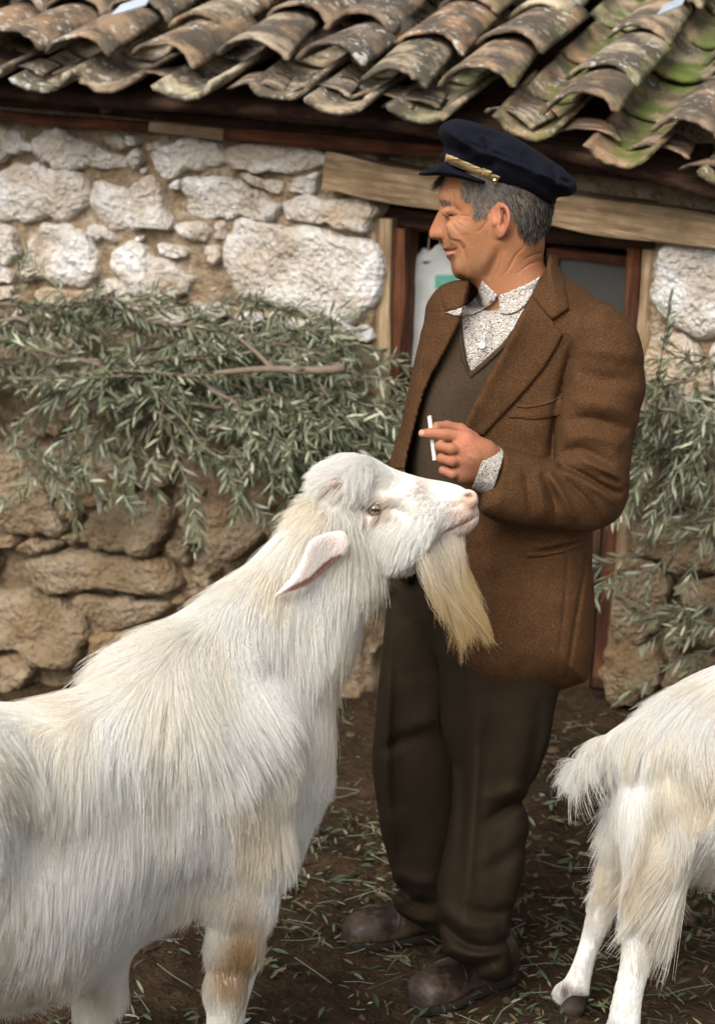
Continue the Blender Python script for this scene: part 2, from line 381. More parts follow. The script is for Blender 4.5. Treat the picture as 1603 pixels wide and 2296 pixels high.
# small chock stones in the joints
def inside(p, poly):
    x, y = p; c = False
    for (x0, y0), (x1, y1) in zip(poly, poly[1:]+poly[:1]):
        if (y0 > y) != (y1 > y) and x < (x1-x0)*(y-y0)/(y1-y0)+x0: c = not c
    return c
allp = [z3(p) for p in UPPER]+[z5(p) for p in LOWER]+[z8(p) for p in RIGHT+RIGHT2]
cnt = 0
for _ in range(900):
    side = random.random() < .85
    x = random.uniform(-20, 830) if side else random.uniform(1490, 1610); y = random.uniform(330, 1540)
    r = random.uniform(9, 24)
    if side and 720 < x and y < 440: continue
    ring = [(x+r*math.cos(a), y+r*math.sin(a)) for a in np.linspace(0, 6.283, 7)[:-1]]
    if any(inside(q, p) for p in allp for q in ring+[(x, y)]): continue
    up = y < 960
    poly = [(x+r*1.25*math.cos(a)*random.uniform(.75, 1.15), y+r*.9*math.sin(a)*random.uniform(.75, 1.15)) for a in np.linspace(0, 6.283, 8)[:-1]]
    allp.append(poly); stone(poly, -.005 if up else .02, .03 if up else .06, M_STONE if (up and random.random() < .6) else M_STONE2, wall_l if side else wall_r); cnt += 1
    if cnt > 44: break
# lower courses stand a little proud: mud packing behind them
lowz = float(sz(300, 985)[1])
pack = slab('mud_packing', -3.2, 0, -.3, lowz, .045, .2, 90, 50, mat=M_MUD, parent=wall_l, seed=17, amp=.02, s_of=lambda S, z: -3.2 + S*(DL(z)+3.18))
pack2 = slab('mud_packing', 0, 2.6, -.3, lowz-.2, .012, .2, 40, 24, mat=M_MUD, parent=wall_r, seed=18, amp=.015, s_of=lambda S, z: DR(z) +.02 + S*(2.58-DR(z)))

# ---- timbers
def beam(name, a_px, b_px, h_px, out, depth, mat, parent=house, seed=0, n=14, wob=.006, taper=1.0):
    """hewn timber between two photo points (centre line) on the wall plane"""
    A = sz(*a_px, out); B = sz(*b_px, out); hm = h_px/800.0
    d = B-A; L = np.hypot(*d); d /= L; nn = np.array([-d[1], d[0]])
    V = []; 
    sec = [(-.5, 0), (-.5, -1), (.5, -1), (.5, 0), (.36, .10), (-.36, .10)]
    for i in range(n):
        t = i/(n-1); c = A+(B-A)*t
        hh = hm*(1+(taper-1)*t)
        for k, (u, o) in enumerate(sec):
            w1 = vnoise(np.array([[t*L*5, k*3.1, seed*2.7]]), 1.0, seed)[0]*wob
            w2 = vnoise(np.array([[t*L*5, k*3.1+9, seed*2.7]]), 1.0, seed+1)[0]*wob
            q = c+nn*(u*hh+w1); V.append(wp(q[0], q[1], out+(o*depth if o < 0 else o*hh)+w2))
    m_ = len(sec); F = []
    for i in range(n-1):
        for k in range(m_):
            k2 = (k+1) % m_; F.append((i*m_+k, i*m_+k2, (i+1)*m_+k2, (i+1)*m_+k))
    F.append(tuple(range(m_-1, -1, -1))); F.append(tuple((n-1)*m_+k for k in range(m_)))
    V = np.array(V); me = mesh_from(name, V, F, smooth=False)
    # local x along the beam so that the grain follows it
    o = obj(name, me, mat, parent, loc=tuple(V.mean(0)))
    ang = WT*d[0]+np.array([0, 0, 1.0])*d[1]; R = Vector(ang).to_track_quat('X', 'Z').to_matrix().to_4x4()
    me.transform(R.inverted()); o.rotation_euler = R.to_euler()
    return o
beam('wall_plate', (-300, 238), (340, 286), 22, .07, .16, M_WOOD_RED, seed=1)
beam('wall_plate', (335, 282), (500, 302), 26, .08, .16, M_WOOD_GREY, seed=2)
beam('wall_plate', (495, 300), (1010, 340), 26, .07, .16, M_WOOD_RED, seed=3)
beam('wall_plate', (1000, 338), (1700, 420), 30, .05, .16, M_WOOD_DARK, seed=4)
beam('upper_plate', (-300, 205), (1700, 372), 22, .02, .2, M_WOOD_DARK, seed=5)
beam('lintel', (726, 386), (1720, 540), 82, .075, .3, M_WOOD_GREY, seed=6, n=26, wob=.010, taper=.85)
beam('door_head', (850, 482), (1480, 545), 34, -.06, .12, M_WOOD_DARK, seed=7)
beam('door_head', (900, 505), (1480, 558), 20, -.09, .10, M_WOOD_RED, seed=8)
beam('door_post', (862, 490), (848, 1180), 34, .0, .12, M_WOOD_GREY, seed=9)
beam('door_post', (897, 512), (868, 1180), 30, -.03, .10, M_WOOD_RED, seed=10)
beam('door_post', (1460, 560), (1372, 1520), 34, .0, .14, M_WOOD_GREY, seed=11)
beam('door_post', (1424, 556), (1345, 1520), 30, -.03, .10, M_WOOD_RED, seed=12)
# half-open inner leaf: rails, a stile and a dusty pane, planks below
leaf = beam('door_rail', (1226, 566), (1420, 590), 20, -.10, .05, M_WOOD_RED, seed=13)
beam('door_rail', (1200, 712), (1412, 728), 24, -.10, .05, M_WOOD_RED, seed=14)
beam('door_stile', (1240, 570), (1225, 730), 22, -.10, .05, M_WOOD_RED, seed=15)
pg = NT('dusty_glass'); pn = pg.noise(pg.coord(), 9, 4)
M_PANE = pg.fin(pg.mix(pn, (.016, .015, .013), (.05, .046, .04)), .35, .5)
q = on_wall(np.array([1248, 1412, 1405, 1238]), np.array([580, 592, 716, 706]), -.115)
q2 = np.vstack([q, q-WN*.004])
obj('window_pane', mesh_from('window_pane', q2, [(0, 1, 2, 3), (7, 6, 5, 4), (0, 4, 5, 1), (1, 5, 6, 2), (2, 6, 7, 3), (3, 7, 4, 0)], False), M_PANE, house, loc=tuple(q.mean(0)))
for k in range(6):
    beam('door_plank', (1215+k*36, 735), (1172+k*34, 1540), 33, -.11, .03, M_WOOD_DARK, seed=20+k, n=8)
# room behind the door, its darkness put into the near-black wall colour
M_ROOM = m_flat('dark_room_plaster', (.03, .025, .02), .95)
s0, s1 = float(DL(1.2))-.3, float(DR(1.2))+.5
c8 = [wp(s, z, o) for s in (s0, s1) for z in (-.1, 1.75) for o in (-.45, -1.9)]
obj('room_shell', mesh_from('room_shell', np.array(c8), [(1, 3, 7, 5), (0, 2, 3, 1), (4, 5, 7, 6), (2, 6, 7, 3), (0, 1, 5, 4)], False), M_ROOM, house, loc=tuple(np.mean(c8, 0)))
# ---------------------------------------------------------------- roof of barrel tiles
PHI = math.radians(17.0)
EPX = [-900, -300, 95, 250, 430, 660, 775, 956, 1181, 1401, 1640, 2000]
EPY = [90, 158, 200, 210, 216, 234, 246, 276, 308, 362, 430, 530]
OVER = .34
def eave_pt(px): return on_wall(px, np.interp(px, EPX, EPY), OVER)
UPS = -WN*math.cos(PHI) + np.array([0, 0, math.sin(PHI)])      # up the slope
RN = np.cross(WT, UPS)
if RN[2] < 0: RN = -RN
roof_px = np.linspace(-900, 2000, 40)
E0 = np.array([eave_pt(x) for x in roof_px])
rows = [E0 + UPS*u - RN*.05 for u in np.linspace(.10, 3.4, 8)]
bot = [r_ - RN*.03 for r_ in rows]
V = np.vstack(rows+bot); n_ = len(roof_px); F = []; nb = n_*8
for i in range(7):
    for j in range(n_-1):
        a = i*n_+j; F.append((a, a+1, a+n_+1, a+n_)); F.append((nb+a, nb+a+n_, nb+a+n_+1, nb+a+1))
for j in range(n_-1): F.append((j, nb+j, nb+j+1, j+1)); a = 7*n_+j; F.append((a, a+1, nb+a+1, nb+a))
roof = obj('roof', mesh_from('roof', V, F), M_WOOD_DARK, house, loc=tuple(V.mean(0)))
def tile_mesh(kind, seed, L=.43):
    rg = np.random.default_rng(seed); na, nl = 15, 8
    r0, r1 = (.093, .076) if kind == 'cover' else (.097, .110)      # radius at the lower / upper end
    if kind == 'cover': r0 *= rg.uniform(.95, 1.16); r1 *= rg.uniform(.95, 1.1)
    th = rg.uniform(.013, .018); half = math.radians(73 if kind == 'cover' else 70)
    V = []
    for side in (0, 1):
        for i in range(nl):
            t = i/(nl-1); r = r0+(r1-r0)*t; rr = r - (th if side else 0)
            for k in range(na):
                a = -half + 2*half*k/(na-1)
                chip = 0
                if i == 0: chip = .010*vnoise(np.array([[k*.45, seed, 0.]]), 1, seed, 2)[0] + .006*rg.normal()*.5
                wob = vnoise(np.array([[k*.35, t*3, seed*1.3]]), 1, seed+9, 2)[0]*.0028
                x = (rr+wob)*math.sin(a)*1.04; z = (rr+wob)*(math.cos(a)-(.18 if kind == 'cover' else 0))*.76
                if kind == 'pan': z = -z
                V.append((x, t*L+chip, z))
    V = np.array(V); n = nl*na; F = []
    for i in range(nl-1):
        for k in range(na-1):
            a = i*na+k; F.append((a, a+1, a+na+1, a+na)); F.append((n+a, n+a+na, n+a+na+1, n+a+1))
    ring = [k for k in range(na)]+[i*na+na-1 for i in range(1, nl)]+[(nl-1)*na+k for k in range(na-2, -1, -1)]+[i*na for i in range(nl-2, 0, -1)]
    for a, b in zip(ring, ring[1:]+ring[:1]): F.append((a, n+a, n+b, b))
    me = mesh_from('roof_tile', V, F); me.materials.append(M_TILE)
    if kind == 'pan': mo = np.clip(.35+1.0*sstep(.25, .8, np.abs(1-np.abs(V[:, 0])/.09)), 0, 1)
    else: mo = .55*sstep(.06, .085, np.abs(V[:, 0]))
    set_col(me, np.repeat(mo[:, None], 3, 1), 'moss')
    return me
COVERS = [tile_mesh('cover', 100+i) for i in range(7)]; PANS = [tile_mesh('pan', 200+i) for i in range(5)]
RW = Vector(roof.location)+Vector(house.location)
def put_tile(me, px, u, lift, yaw, tilt, side=0.0):
    p = eave_pt(px) + UPS*u + RN*lift + WT*side
    R = Matrix((Vector(WT), Vector(UPS), Vector(RN))).transposed()
    if R.determinant() < 0: R = Matrix((-Vector(WT), Vector(UPS), Vector(RN))).transposed()
    R = R @ Matrix.Rotation(yaw, 3, 'Z') @ Matrix.Rotation(tilt, 3, 'X') @ Matrix.Rotation(random.gauss(0, .05), 3, 'Y')
    o = bpy.data.objects.new('roof_tile', me); COL.objects.link(o); o.parent = roof
    o.location = Vector(p)-RW; o.rotation_euler = R.to_euler()
    return o
PANX = [-880, -700, -520, -340, -170, -50, 95, 232, 430, 628, 775, 956, 1181, 1401, 1640, 1870]
COVX = [-790, -610, -430, -255, -110, 20, 172, 352, 545, 702, 872, 1046, 1285, 1535, 1760]
EXPO = .31
for x in PANX:
    for c in range(8):
        put_tile(random.choice(PANS), x+random.uniform(-8, 8), c*EXPO + random.uniform(-.03, .03) - .02, .075 + random.uniform(-.006, .006), random.gauss(0, .03), -.03)
for x in COVX:
    jit = random.uniform(-.05, .05)
    for c in range(9):
        put_tile(random.choice(COVERS), x+random.uniform(-10, 10), .05+jit+c*EXPO + random.uniform(-.04, .04), .075+random.uniform(-.006, .012), random.gauss(0, .055), -.055+random.gauss(0, .016))
# broken tiles and flat stones wedged under the eave tiles
for x in (20, 150, 330, 560, 700, 840, 905, 1120, 1300, 1460, 1580):
    o = put_tile(random.choice(COVERS), x, .03+random.uniform(0, .04), .01, random.gauss(0, .2), -.03); o.scale = (.9, .28, .5); o.name = 'tile_shard'
# rough eave board and rafters' ends
eb = []
for i, x in enumerate(np.linspace(-300, 1750, 9)):
    p = eave_pt(x) + UPS*.30 - RN*.085
    L = .5; R = [p + WT*a*.045 + UPS*b + RN*c for b in (-.02, L) for a, c in ((-1, -.045), (1, -.045), (1, .04), (-1, .04))]
    R = np.array(R)+RNG.normal(0, .005, (8, 3))
    obj('rafter', mesh_from('rafter', R, [(0, 1, 2, 3), (7, 6, 5, 4), (0, 4, 5, 1), (1, 5, 6, 2), (2, 6, 7, 3), (3, 7, 4, 0)], False), M_WOOD_DARK, roof, loc=tuple(R.mean(0)))
M_SKY_SCRAP = m_flat('sky_scrap_blue', (.42, .46, .52), .5, 12, .2, .15, .5)  # pale blue sheets laid over the tiles, standing in for scraps of sky
def on_roof(px, py, lift):
    o = eave_pt(px) + RN*lift; v = ray(px, py); return CAM+v*(((o-CAM)@RN)/(v@RN))
for cx, cy, w_ in ((285, 18, 75), (1500, 18, 55)):
    cs = np.array([on_roof(cx-w_*.5, cy+16, .22), on_roof(cx+w_*.55, cy-8, .22), on_roof(cx+w_*.75, cy-32, .23), on_roof(cx-w_*.2, cy-8, .23)]); cs2 = np.vstack([cs, cs-RN*.004])
    obj('sky_scrap', mesh_from('sky_scrap', cs2, [(0, 1, 2, 3), (7, 6, 5, 4), (0, 4, 5, 1), (1, 5, 6, 2), (2, 6, 7, 3), (3, 7, 4, 0)], False), M_SKY_SCRAP, roof, loc=tuple(cs.mean(0)))

# ---------------------------------------------------------------- plastic sack hung in the door
M_BARK_STRING = m_flat('jute_string', (.25, .19, .12), .9)
def build_sack():
    t = NT('woven_plastic_sack'); n = t.noise(t.coord(), 14, 4); col = t.mix(n, (.28, .28, .27), (.46, .47, .46))
    M = t.fin(t.mix(t.attr('print'), col, (.06, .22, .17)), .55, .4)
    poly = np.array([(905, 812), (912, 700), (918, 640), (935, 575), (955, 556), (990, 562), (1040, 575), (1075, 620), (1080, 820), (990, 830)], float)
    nx, ny = 30, 44; V = []; pr = []
    for j in range(ny):
        tv = j/(ny-1); y = 556+tv*270
        l = np.interp(y, [556, 575, 640, 700, 826], [948, 932, 916, 910, 904]); r = np.interp(y, [556, 590, 640, 826], [1000, 1060, 1080, 1085])
        for i in range(nx):
            u = i/(nx-1); x = l+(r-l)*u
            yy = y + 8*math.sin(u*7)*(1-tv)*(tv < .1)
            w = .030*math.sin(math.pi*u)**.6 + .010*vnoise(np.array([[x*.02, y*.012, 3.]]), 1.0, 5, 3)[0] + .007*math.sin(u*9+tv*5)
            V.append(on_wall(x, yy, -.13+w)); pr.append(1.0 if (975 < x < 1030 and 615 < y < 645) else 0.0)
    V = np.array(V); B = V - WN*.05; idx = np.arange(nx*ny).reshape(ny, nx); F = []
    for j in range(ny-1):
        for i in range(nx-1):
            a, b, c, d = idx[j, i], idx[j, i+1], idx[j+1, i+1], idx[j+1, i]; F += [(d, c, b, a), (a+nx*ny, b+nx*ny, c+nx*ny, d+nx*ny)]
    ed = list(idx[0])+list(idx[1:, -1])+list(idx[-1, -2::-1])+list(idx[-2:0:-1, 0])
    for a, b in zip(ed, ed[1:]+ed[:1]): F.append((a, b, b+nx*ny, a+nx*ny))
    me = mesh_from('plastic_sack', np.vstack([V, B]), [tuple(int(k) for k in f) for f in F]); set_col(me, np.repeat(np.array(pr+pr)[:, None], 3, 1), 'print')
    o = obj('plastic_sack', me, M, None, loc=tuple(V[-nx//2]));
    for xx in (960, 985):
        Vt, Ft = tube(np.array([on_wall(xx, 566, -.12), on_wall(xx+2, 535, -.12), on_wall(xx+4, 505, -.11)]), .0025, .0025, 6); obj('string', mesh_from('string', Vt, Ft), M_BARK_STRING, o, loc=tuple(Vt.mean(0)))
    tag(o, 'crumpled white woven plastic sack with green print hanging in the doorway', 'sack')

# ---------------------------------------------------------------- olive branches
tl = NT('olive_leaf'); geo = tl.n('NewGeometry')
lc = tl.attr('col')
M_LEAF = tl.fin(tl.mix(geo.outputs['Backfacing'], lc, tl.mix(.55, lc, (.30, .33, .27))), .5, .45)
M_BARK = m_flat('olive_bark', (.17, .13, .095), .9, 40, .35, .4)
def leaf_geo(base, dirs, nrm, L, W):
    """lanceolate leaves: 8 verts, folded along the midrib. arrays (n,3)"""
    n = len(base); side = np.cross(dirs, nrm); side /= np.linalg.norm(side, axis=1)[:, None]+1e-9
    up = np.cross(side, dirs)
    ts = np.array([0, .30, .68, 1.0]); ws = np.array([.10, .85, .80, .04])
    V = np.zeros((n, 12, 3))
    for k in range(4):
        c = base + dirs*(L*ts[k])[:, None] - up*(L*.10*ts[k]**2)[:, None]
        V[:, k*3] = c - side*(W*ws[k])[:, None] + up*(W*.30*ws[k])[:, None]
        V[:, k*3+1] = c
        V[:, k*3+2] = c + side*(W*ws[k])[:, None] + up*(W*.30*ws[k])[:, None]
    q = []
    for k in range(3):
        a = k*3; q += [(a, a+1, a+4, a+3), (a+1, a+2, a+5, a+4)]
    F = (np.arange(n)[:, None, None]*12 + np.array(q)[None]).reshape(-1, 4)
    return V.reshape(-1, 3), F
def tube(path, r0, r1, k=5):
    path = np.asarray(path); n = len(path); V = []
    d = np.gradient(path, axis=0); d /= np.linalg.norm(d, axis=1)[:, None]+1e-9
    ref = np.array([0.13, .2, .97]); a = np.cross(d, ref); a /= np.linalg.norm(a, axis=1)[:, None]+1e-9; b = np.cross(d, a)
    r = np.linspace(r0, r1, n)
    for i in range(k):
        V.append(path + (a*math.cos(6.283*i/k)+b*math.sin(6.283*i/k))*r[:, None])
    V = np.stack(V, 1).reshape(-1, 3); F = []
    for i in range(n-1):
        for j in range(k): F.append((i*k+j, i*k+(j+1) % k, (i+1)*k+(j+1) % k, (i+1)*k+j))
    F.append(tuple(range(k))); F.append(tuple((n-1)*k+j for j in range(k-1, -1, -1)))
    return V, F
def leaf_cols(n, rg):
    base = np.array([[.092, .106, .055], [.145, .158, .092], [.25, .26, .175], [.055, .068, .032], [.37, .375, .27]])
    c = base[rg.choice(5, n, p=[.32, .28, .16, .16, .08])]*rg.uniform(.75, 1.25, (n, 1)); return c
def olive_branch(path, rg, label, group, r0=.006, leafL=.049, twigs=7, dens=1.0):
    path = np.asarray(path); stems = [(path, r0*1.25, r0*.4)]
    T = np.linspace(0, 1, len(path))
    for k in range(twigs):
        t = rg.uniform(.12, .92); p = np.array([np.interp(t, T, path[:, i]) for i in range(3)])
        i = min(len(path)-2, int(t*(len(path)-1))); d = path[i+1]-path[i]; d /= np.linalg.norm(d)+1e-9
        dv = d*.75 + rg.normal(0, .42, 3)*np.array([1, .45, .7]) + np.array([0, -.05, -.08]); dv /= np.linalg.norm(dv)
        L = rg.uniform(.12, .26); s = np.linspace(0, 1, 6)[:, None]
        stems.append((p + dv*L*s + np.array([0, 0, -1.0])*(s**2)*L*rg.uniform(.0, .18), r0*.38, .0009))
    Vs, Fs, off = [], [], 0; LB, LD, LN, LL = [], [], [], []
    for (q, a, b) in stems:
        V, F = tube(q, a, b); Vs.append(V); Fs += [tuple(i+off for i in f) for f in F]; off += len(V)
        q = np.asarray(q); seg = np.linalg.norm(np.diff(q, axis=0), axis=1); L = seg.sum(); cum = np.r_[0, np.cumsum(seg)]
        npair = max(3, int(L/.0140*dens)); 
        for t in np.linspace(.10, 1.0, npair):
            p = np.array([np.interp(t*L, cum, q[:, i]) for i in range(3)]); i = min(len(q)-2, np.searchsorted(cum, t*L)-1 if t > 0 else 0); i = max(i, 0)
            d = q[i+1]-q[i]; d /= np.linalg.norm(d)+1e-9
            a0 = rg.normal(0, 1, 3); a0 -= d*(a0@d); a0 /= np.linalg.norm(a0)+1e-9
            for sgn in (1, -1):
                dd = d*rg.uniform(.55, 1.1) + a0*sgn*rg.uniform(.45, .9) + rg.normal(0, .12, 3) + np.array([0, 0, -.10]); dd /= np.linalg.norm(dd)
                nn = rg.normal(0, .5, 3) + np.array([0, -.25, .8])
                LB.append(p); LD.append(dd); LN.append(nn); LL.append(leafL*rg.uniform(.65, 1.2)*(1 if t < .9 else .75))
    LB, LD, LN, LL = map(np.array, (LB, LD, LN, LL))
    VL, FL = leaf_geo(LB, LD, LN, LL, LL*.088)
    root = thing('olive_branch', label, 'branch', tuple(path[0]), group)
    obj('stem', mesh_from('stem', np.vstack(Vs), Fs), M_BARK, root, loc=tuple(path[0]))
    me = mesh_from('leaves', VL, FL); set_col(me, np.repeat(leaf_cols(len(LB), rg), 12, axis=0))
    lo = obj('leaves', me, M_LEAF, root, loc=tuple(path[0])); lo['kind'] = 'stuff'
    return root
def px_path(pts, outs, n=12, rg=None, sag=0.0):
    pts = np.array(pts, float); t = np.linspace(0, 1, len(pts)); tt = np.linspace(0, 1, n)
    X = np.interp(tt, t, pts[:, 0]); Y = np.interp(tt, t, pts[:, 1]); O = np.interp(tt, np.linspace(0, 1, len(outs)), outs)
    P = np.array([on_wall(x, y, o) for x, y, o in zip(X, Y, O)])
    if rg is not None: P += np.cumsum(rg.normal(0, .0035, P.shape), 0)
    P[:, 2] -= sag*np.sin(np.pi*tt)
    return P
rg = np.random.default_rng(21)
GL = 'cut olive branches heaped along the house wall'; LTOP = 'cut olive branch on the crest of the leafy heap, against the pale stones'
LMID = 'cut olive branch in the thick of the leafy heap, level with the bare limb'
LLOW = 'cut olive branch along the lower edge of the heap, over the brown stones'
LSAG = 'cut olive branch sagging from the heap towards the door post'
for k in range(46):            # the heap along the wall
    x0 = rg.uniform(-160, 640); y0 = rg.uniform(706, 890)
    if x0 > 430: y0 = rg.uniform(800, 960)
    elif x0 < 380: y0 = min(y0, rg.uniform(800, 868))
    dirn = 1 if rg.random() < .62 else -1; Ln = rg.uniform(230, 430)
    x1 = x0+dirn*Ln
    if x1 > 800: x1 = 800-rg.uniform(0, 60)
    y1 = min(y0 + rg.uniform(-60, 60), 890)
    y1 = max(y1, 700)
    o0 = rg.uniform(.10, .34)
    olive_branch(px_path([(x0, y0), ((x0+x1)/2, (y0+y1)/2-rg.uniform(0, 30)), (x1, y1)], [o0, o0+.04, o0+rg.uniform(-.05, .10)], rg=rg), rg, LTOP if y0 < 775 else (LMID if y0 < 845 else LLOW), GL, twigs=6)
for k in range(22):            # right half sags lower, towards the door
    x0 = rg.uniform(420, 660); y0 = rg.uniform(830, 960); x1 = x0+rg.uniform(150, 300); y1 = y0+rg.uniform(60, 190)
    x1 = min(x1, 890); y1 = min(y1, 1085)
    o0 = rg.uniform(.14, .36)
    olive_branch(px_path([(x0, y0), ((x0+x1)/2, (y0+y1)/2-25), (x1, y1)], [o0, o0+.06, o0+.05], rg=rg), rg, LSAG, GL, twigs=6)
hang = [([(20, 990), (120, 1040), (205, 1085)], .3), ([(330, 900), (400, 960), (460, 1010)], .36), ([(440, 980), (480, 1040), (520, 1110)], .36), ([(380, 960), (400, 1030), (430, 1120)], .38), ([(520, 1000), (600, 1050), (690, 1080)], .36),
        ([(250, 930), (235, 970), (222, 1010)], .3), ([(150, 940), (160, 1000), (175, 1040)], .3), ([(560, 940), (650, 1010), (740, 1060)], .38), ([(0, 960), (40, 1000), (110, 1010)], .36), ([(600, 1020), (650, 1080), (670, 1120)], .36),
        ([(760, 850), (840, 850), (915, 858)], .34), ([(780, 900), (850, 905), (905, 890)], .36), ([(300, 940), (295, 1000), (285, 1050)], .27), ([(640, 745), (700, 740), (740, 760)], .2), ([(480, 690), (560, 670), (600, 690)], .2), ([(120, 700), (200, 672), (280, 690)], .22), ([(300, 705), (380, 672), (440, 690)], .22)]
for pts, o in hang:
    olive_branch(px_path(pts, [o-.05, o, o+.02], rg=rg, n=9), rg, 'olive sprig poking from the heap in front of the red door post' if pts[0][0] > 750 else ('olive sprig sticking up from the heap over the pale stones' if pts[0][1] < 760 else 'olive sprig hanging from the heap over the brown lower stones'), 'sprigs hanging out of the olive heap', r0=.004, twigs=4, dens=.9)
# a thick bare limb lying across the heap
P = px_path([(480, 838), (600, 830), (690, 822), (772, 815)], [.44, .48, .50, .50], n=10, rg=rg)
V, F = tube(P, .007, .0125, 8); V2, F2 = tube(px_path([(612, 828), (575, 790), (520, 745)], [.48, .46, .36], n=7), .008, .004, 6)
lb = obj('bare_limb', mesh_from('bare_limb', np.vstack([V, V2]), F+[tuple(i+len(V) for i in f) for f in F2]), M_BARK, None, loc=tuple(P[0])); tag(lb, 'thick bare grey olive limb lying across the leafy heap', 'branch')
for pts in ([(715, 838), (722, 870), (728, 905)], [(740, 830), (736, 870), (730, 915)], [(360, 895), (400, 930), (440, 990), (470, 1020)], [(330, 1000), (360, 940), (380, 900)]):
    P = px_path(pts, [.47, .48, .48], n=8, rg=rg); V, F = tube(P, .0035, .002, 5)
    tag(obj('dry_twig', mesh_from('dry_twig', V, F), M_BARK, None, loc=tuple(P[0])), 'thin leafless twig sticking out of the olive heap', 'twig', 'leafless twigs in the olive heap')
GR = 'olive branches leaning on the wall beside the door'; LR = 'olive branch leaning against the wall between door and goat'
for k in range(15):
    x0 = rg.uniform(1470, 1660); y0 = rg.uniform(840, 1050); x1 = x0+rg.uniform(-150, 20); y1 = y0+rg.uniform(-40, 130)
    x1 = max(x1, 1415); y1 = min(y1, 1090); o0 = rg.uniform(.06, .30)
    olive_branch(px_path([(x0, y0), ((x0+x1)/2, (y0+y1)/2-20), (x1, y1)], [o0, o0+.06, o0+.05], rg=rg, n=9), rg, LR, GR, twigs=4)
for pts, o in [([(1640, 790), (1590, 815), (1530, 800)], .2), ([(1640, 800), (1560, 840), (1510, 815)], .2), ([(1640, 1110), (1560, 1190), (1490, 1225)], .3), ([(1640, 1160), (1580, 1150), (1530, 1180)], .3), ([(1440, 1240), (1390, 1255), (1338, 1275)], .16),
               ([(1650, 1330), (1580, 1370), (1520, 1400)], .22), ([(1640, 1440), (1570, 1470), (1520, 1500)], .2), ([(1640, 1400), (1590, 1400), (1530, 1440)], .2), ([(1520, 1230), (1470, 1260), (1450, 1285)], .2), ([(1620, 1350), (1560, 1360), (1500, 1340)], .18)]:
    olive_branch(px_path(pts, [o-.05, o, o+.03], rg=rg, n=9), rg, 'sparse olive sprig hanging over the stones beside the door', 'sprigs beside the door', r0=.004, twigs=2, dens=.8)

build_sack()

# ---------------------------------------------------------------- litter on the ground
def build_litter():
    rg = np.random.default_rng(5); n = 22000
    x = rg.uniform(-1.9, 1.9, n); y = 2.9+3.1*rg.random(n)
    dens = vnoise(np.c_[x, y, 0*x], 2.2, 31, 3); keep = dens*1.3+rg.uniform(-.7, .8, n) > 0; x, y = x[keep], y[keep]; n = len(x)
    z = ground_z(x, y)+.010+rg.uniform(0, .010, n)
    a = rg.uniform(0, 6.283, n); d = np.c_[np.cos(a), np.sin(a), rg.normal(0, .25, n)]; d /= np.linalg.norm(d, axis=1)[:, None]
    nr = np.c_[rg.normal(0, .45, n), rg.normal(0, .45, n), np.ones(n)]
    L = rg.uniform(.012, .046, n); V, F = leaf_geo(np.c_[x, y, z], d, nr, L, L*rg.uniform(.07, .14, n))
    base = np.array([[.05, .07, .035], [.09, .115, .06], [.20, .22, .15], [.12, .08, .04], [.20, .16, .09], [.34, .36, .29]])
    c = base[rg.choice(6, n, p=[.34, .22, .06, .28, .085, .015])]*rg.uniform(.6, 1.2, (n, 1))
    me = mesh_from('leaf_litter', V, F); set_col(me, np.repeat(c, 12, 0))
    o = obj('leaf_litter', me, M_LEAF); o['kind'] = 'stuff'; o['label'] = 'trodden olive leaves scattered over the brown earth'; o['category'] = 'leaves'
    # dry stalks
    m_ = 1100; x = rg.uniform(-1.9, 1.9, m_); y = 2.9+2.9*rg.random(m_); a = rg.uniform(0, 6.283, m_); L = rg.uniform(.03, .12, m_)
    p0 = np.c_[x, y, ground_z(x, y)+.008+rg.uniform(0, .008, m_)]; dv = np.c_[np.cos(a), np.sin(a), rg.normal(0, .12, m_)]
    p1 = p0+dv*L[:, None]; sd_ = np.c_[-np.sin(a), np.cos(a), 0*a]; w = rg.uniform(.0006, .0013, m_)[:, None]; up = np.array([0, 0, 1.0])
    mid = (p0+p1)/2 + sd_*(L*rg.uniform(-.12, .12, m_))[:, None]
    V = np.stack([q+o_ for q in (p0, mid, p1) for o_ in (-sd_*w, up*w, sd_*w)], 1).reshape(-1, 3)
    q = [(0, 1, 4, 3), (1, 2, 5, 4), (3, 4, 7, 6), (4, 5, 8, 7)]
    F = (np.arange(m_)[:, None, None]*9+np.array(q)[None]).reshape(-1, 4)
    me = mesh_from('dry_stalks', V, F); c = np.array([[.055, .034, .018], [.032, .02, .011], [.085, .06, .032]])[rg.choice(3, m_)]; set_col(me, np.repeat(c, 9, 0))
    o = obj('dry_stalks', me, M_LEAF); o['kind'] = 'stuff'; o['label'] = 'dry brown stalks and twigs trodden into the yard'; o['category'] = 'twigs'
    # clods and pebbles
    V, F, off = [], [], 0
    for k in range(700):
        x = rg.uniform(-1.6, 1.6); y = rg.uniform(3.2, 5.9); r = rg.uniform(.004, .011) if k > 20 else rg.uniform(.012, .022)
        ang = np.linspace(0, 6.283, 7)[:-1]
        rings = [np.c_[np.cos(ang)*r*s*rg.uniform(.8, 1.2, 6)+x, np.sin(ang)*r*s*rg.uniform(.8, 1.2, 6)+y, np.full(6, ground_z(x, y)+h*r)] for s, h in ((1, -.3), (1, .3), (.6, .75))]
        V += rings+[np.array([[x, y, ground_z(x, y)+.85*r]])]
        for a in (0, 6):
            for i in range(6): F.append((off+a+i, off+a+(i+1) % 6, off+a+6+(i+1) % 6, off+a+6+i))
        for i in range(6): F.append((off+12+i, off+12+(i+1) % 6, off+18))
        off += 19
    o = obj('pebbles', mesh_from('pebbles', np.vstack(V), F), m_flat('clod', (.075, .048, .026), .95)); o['kind'] = 'stuff'; o['label'] = 'earth clods and pebbles lying in the yard'; o['category'] = 'pebbles'
build_litter()
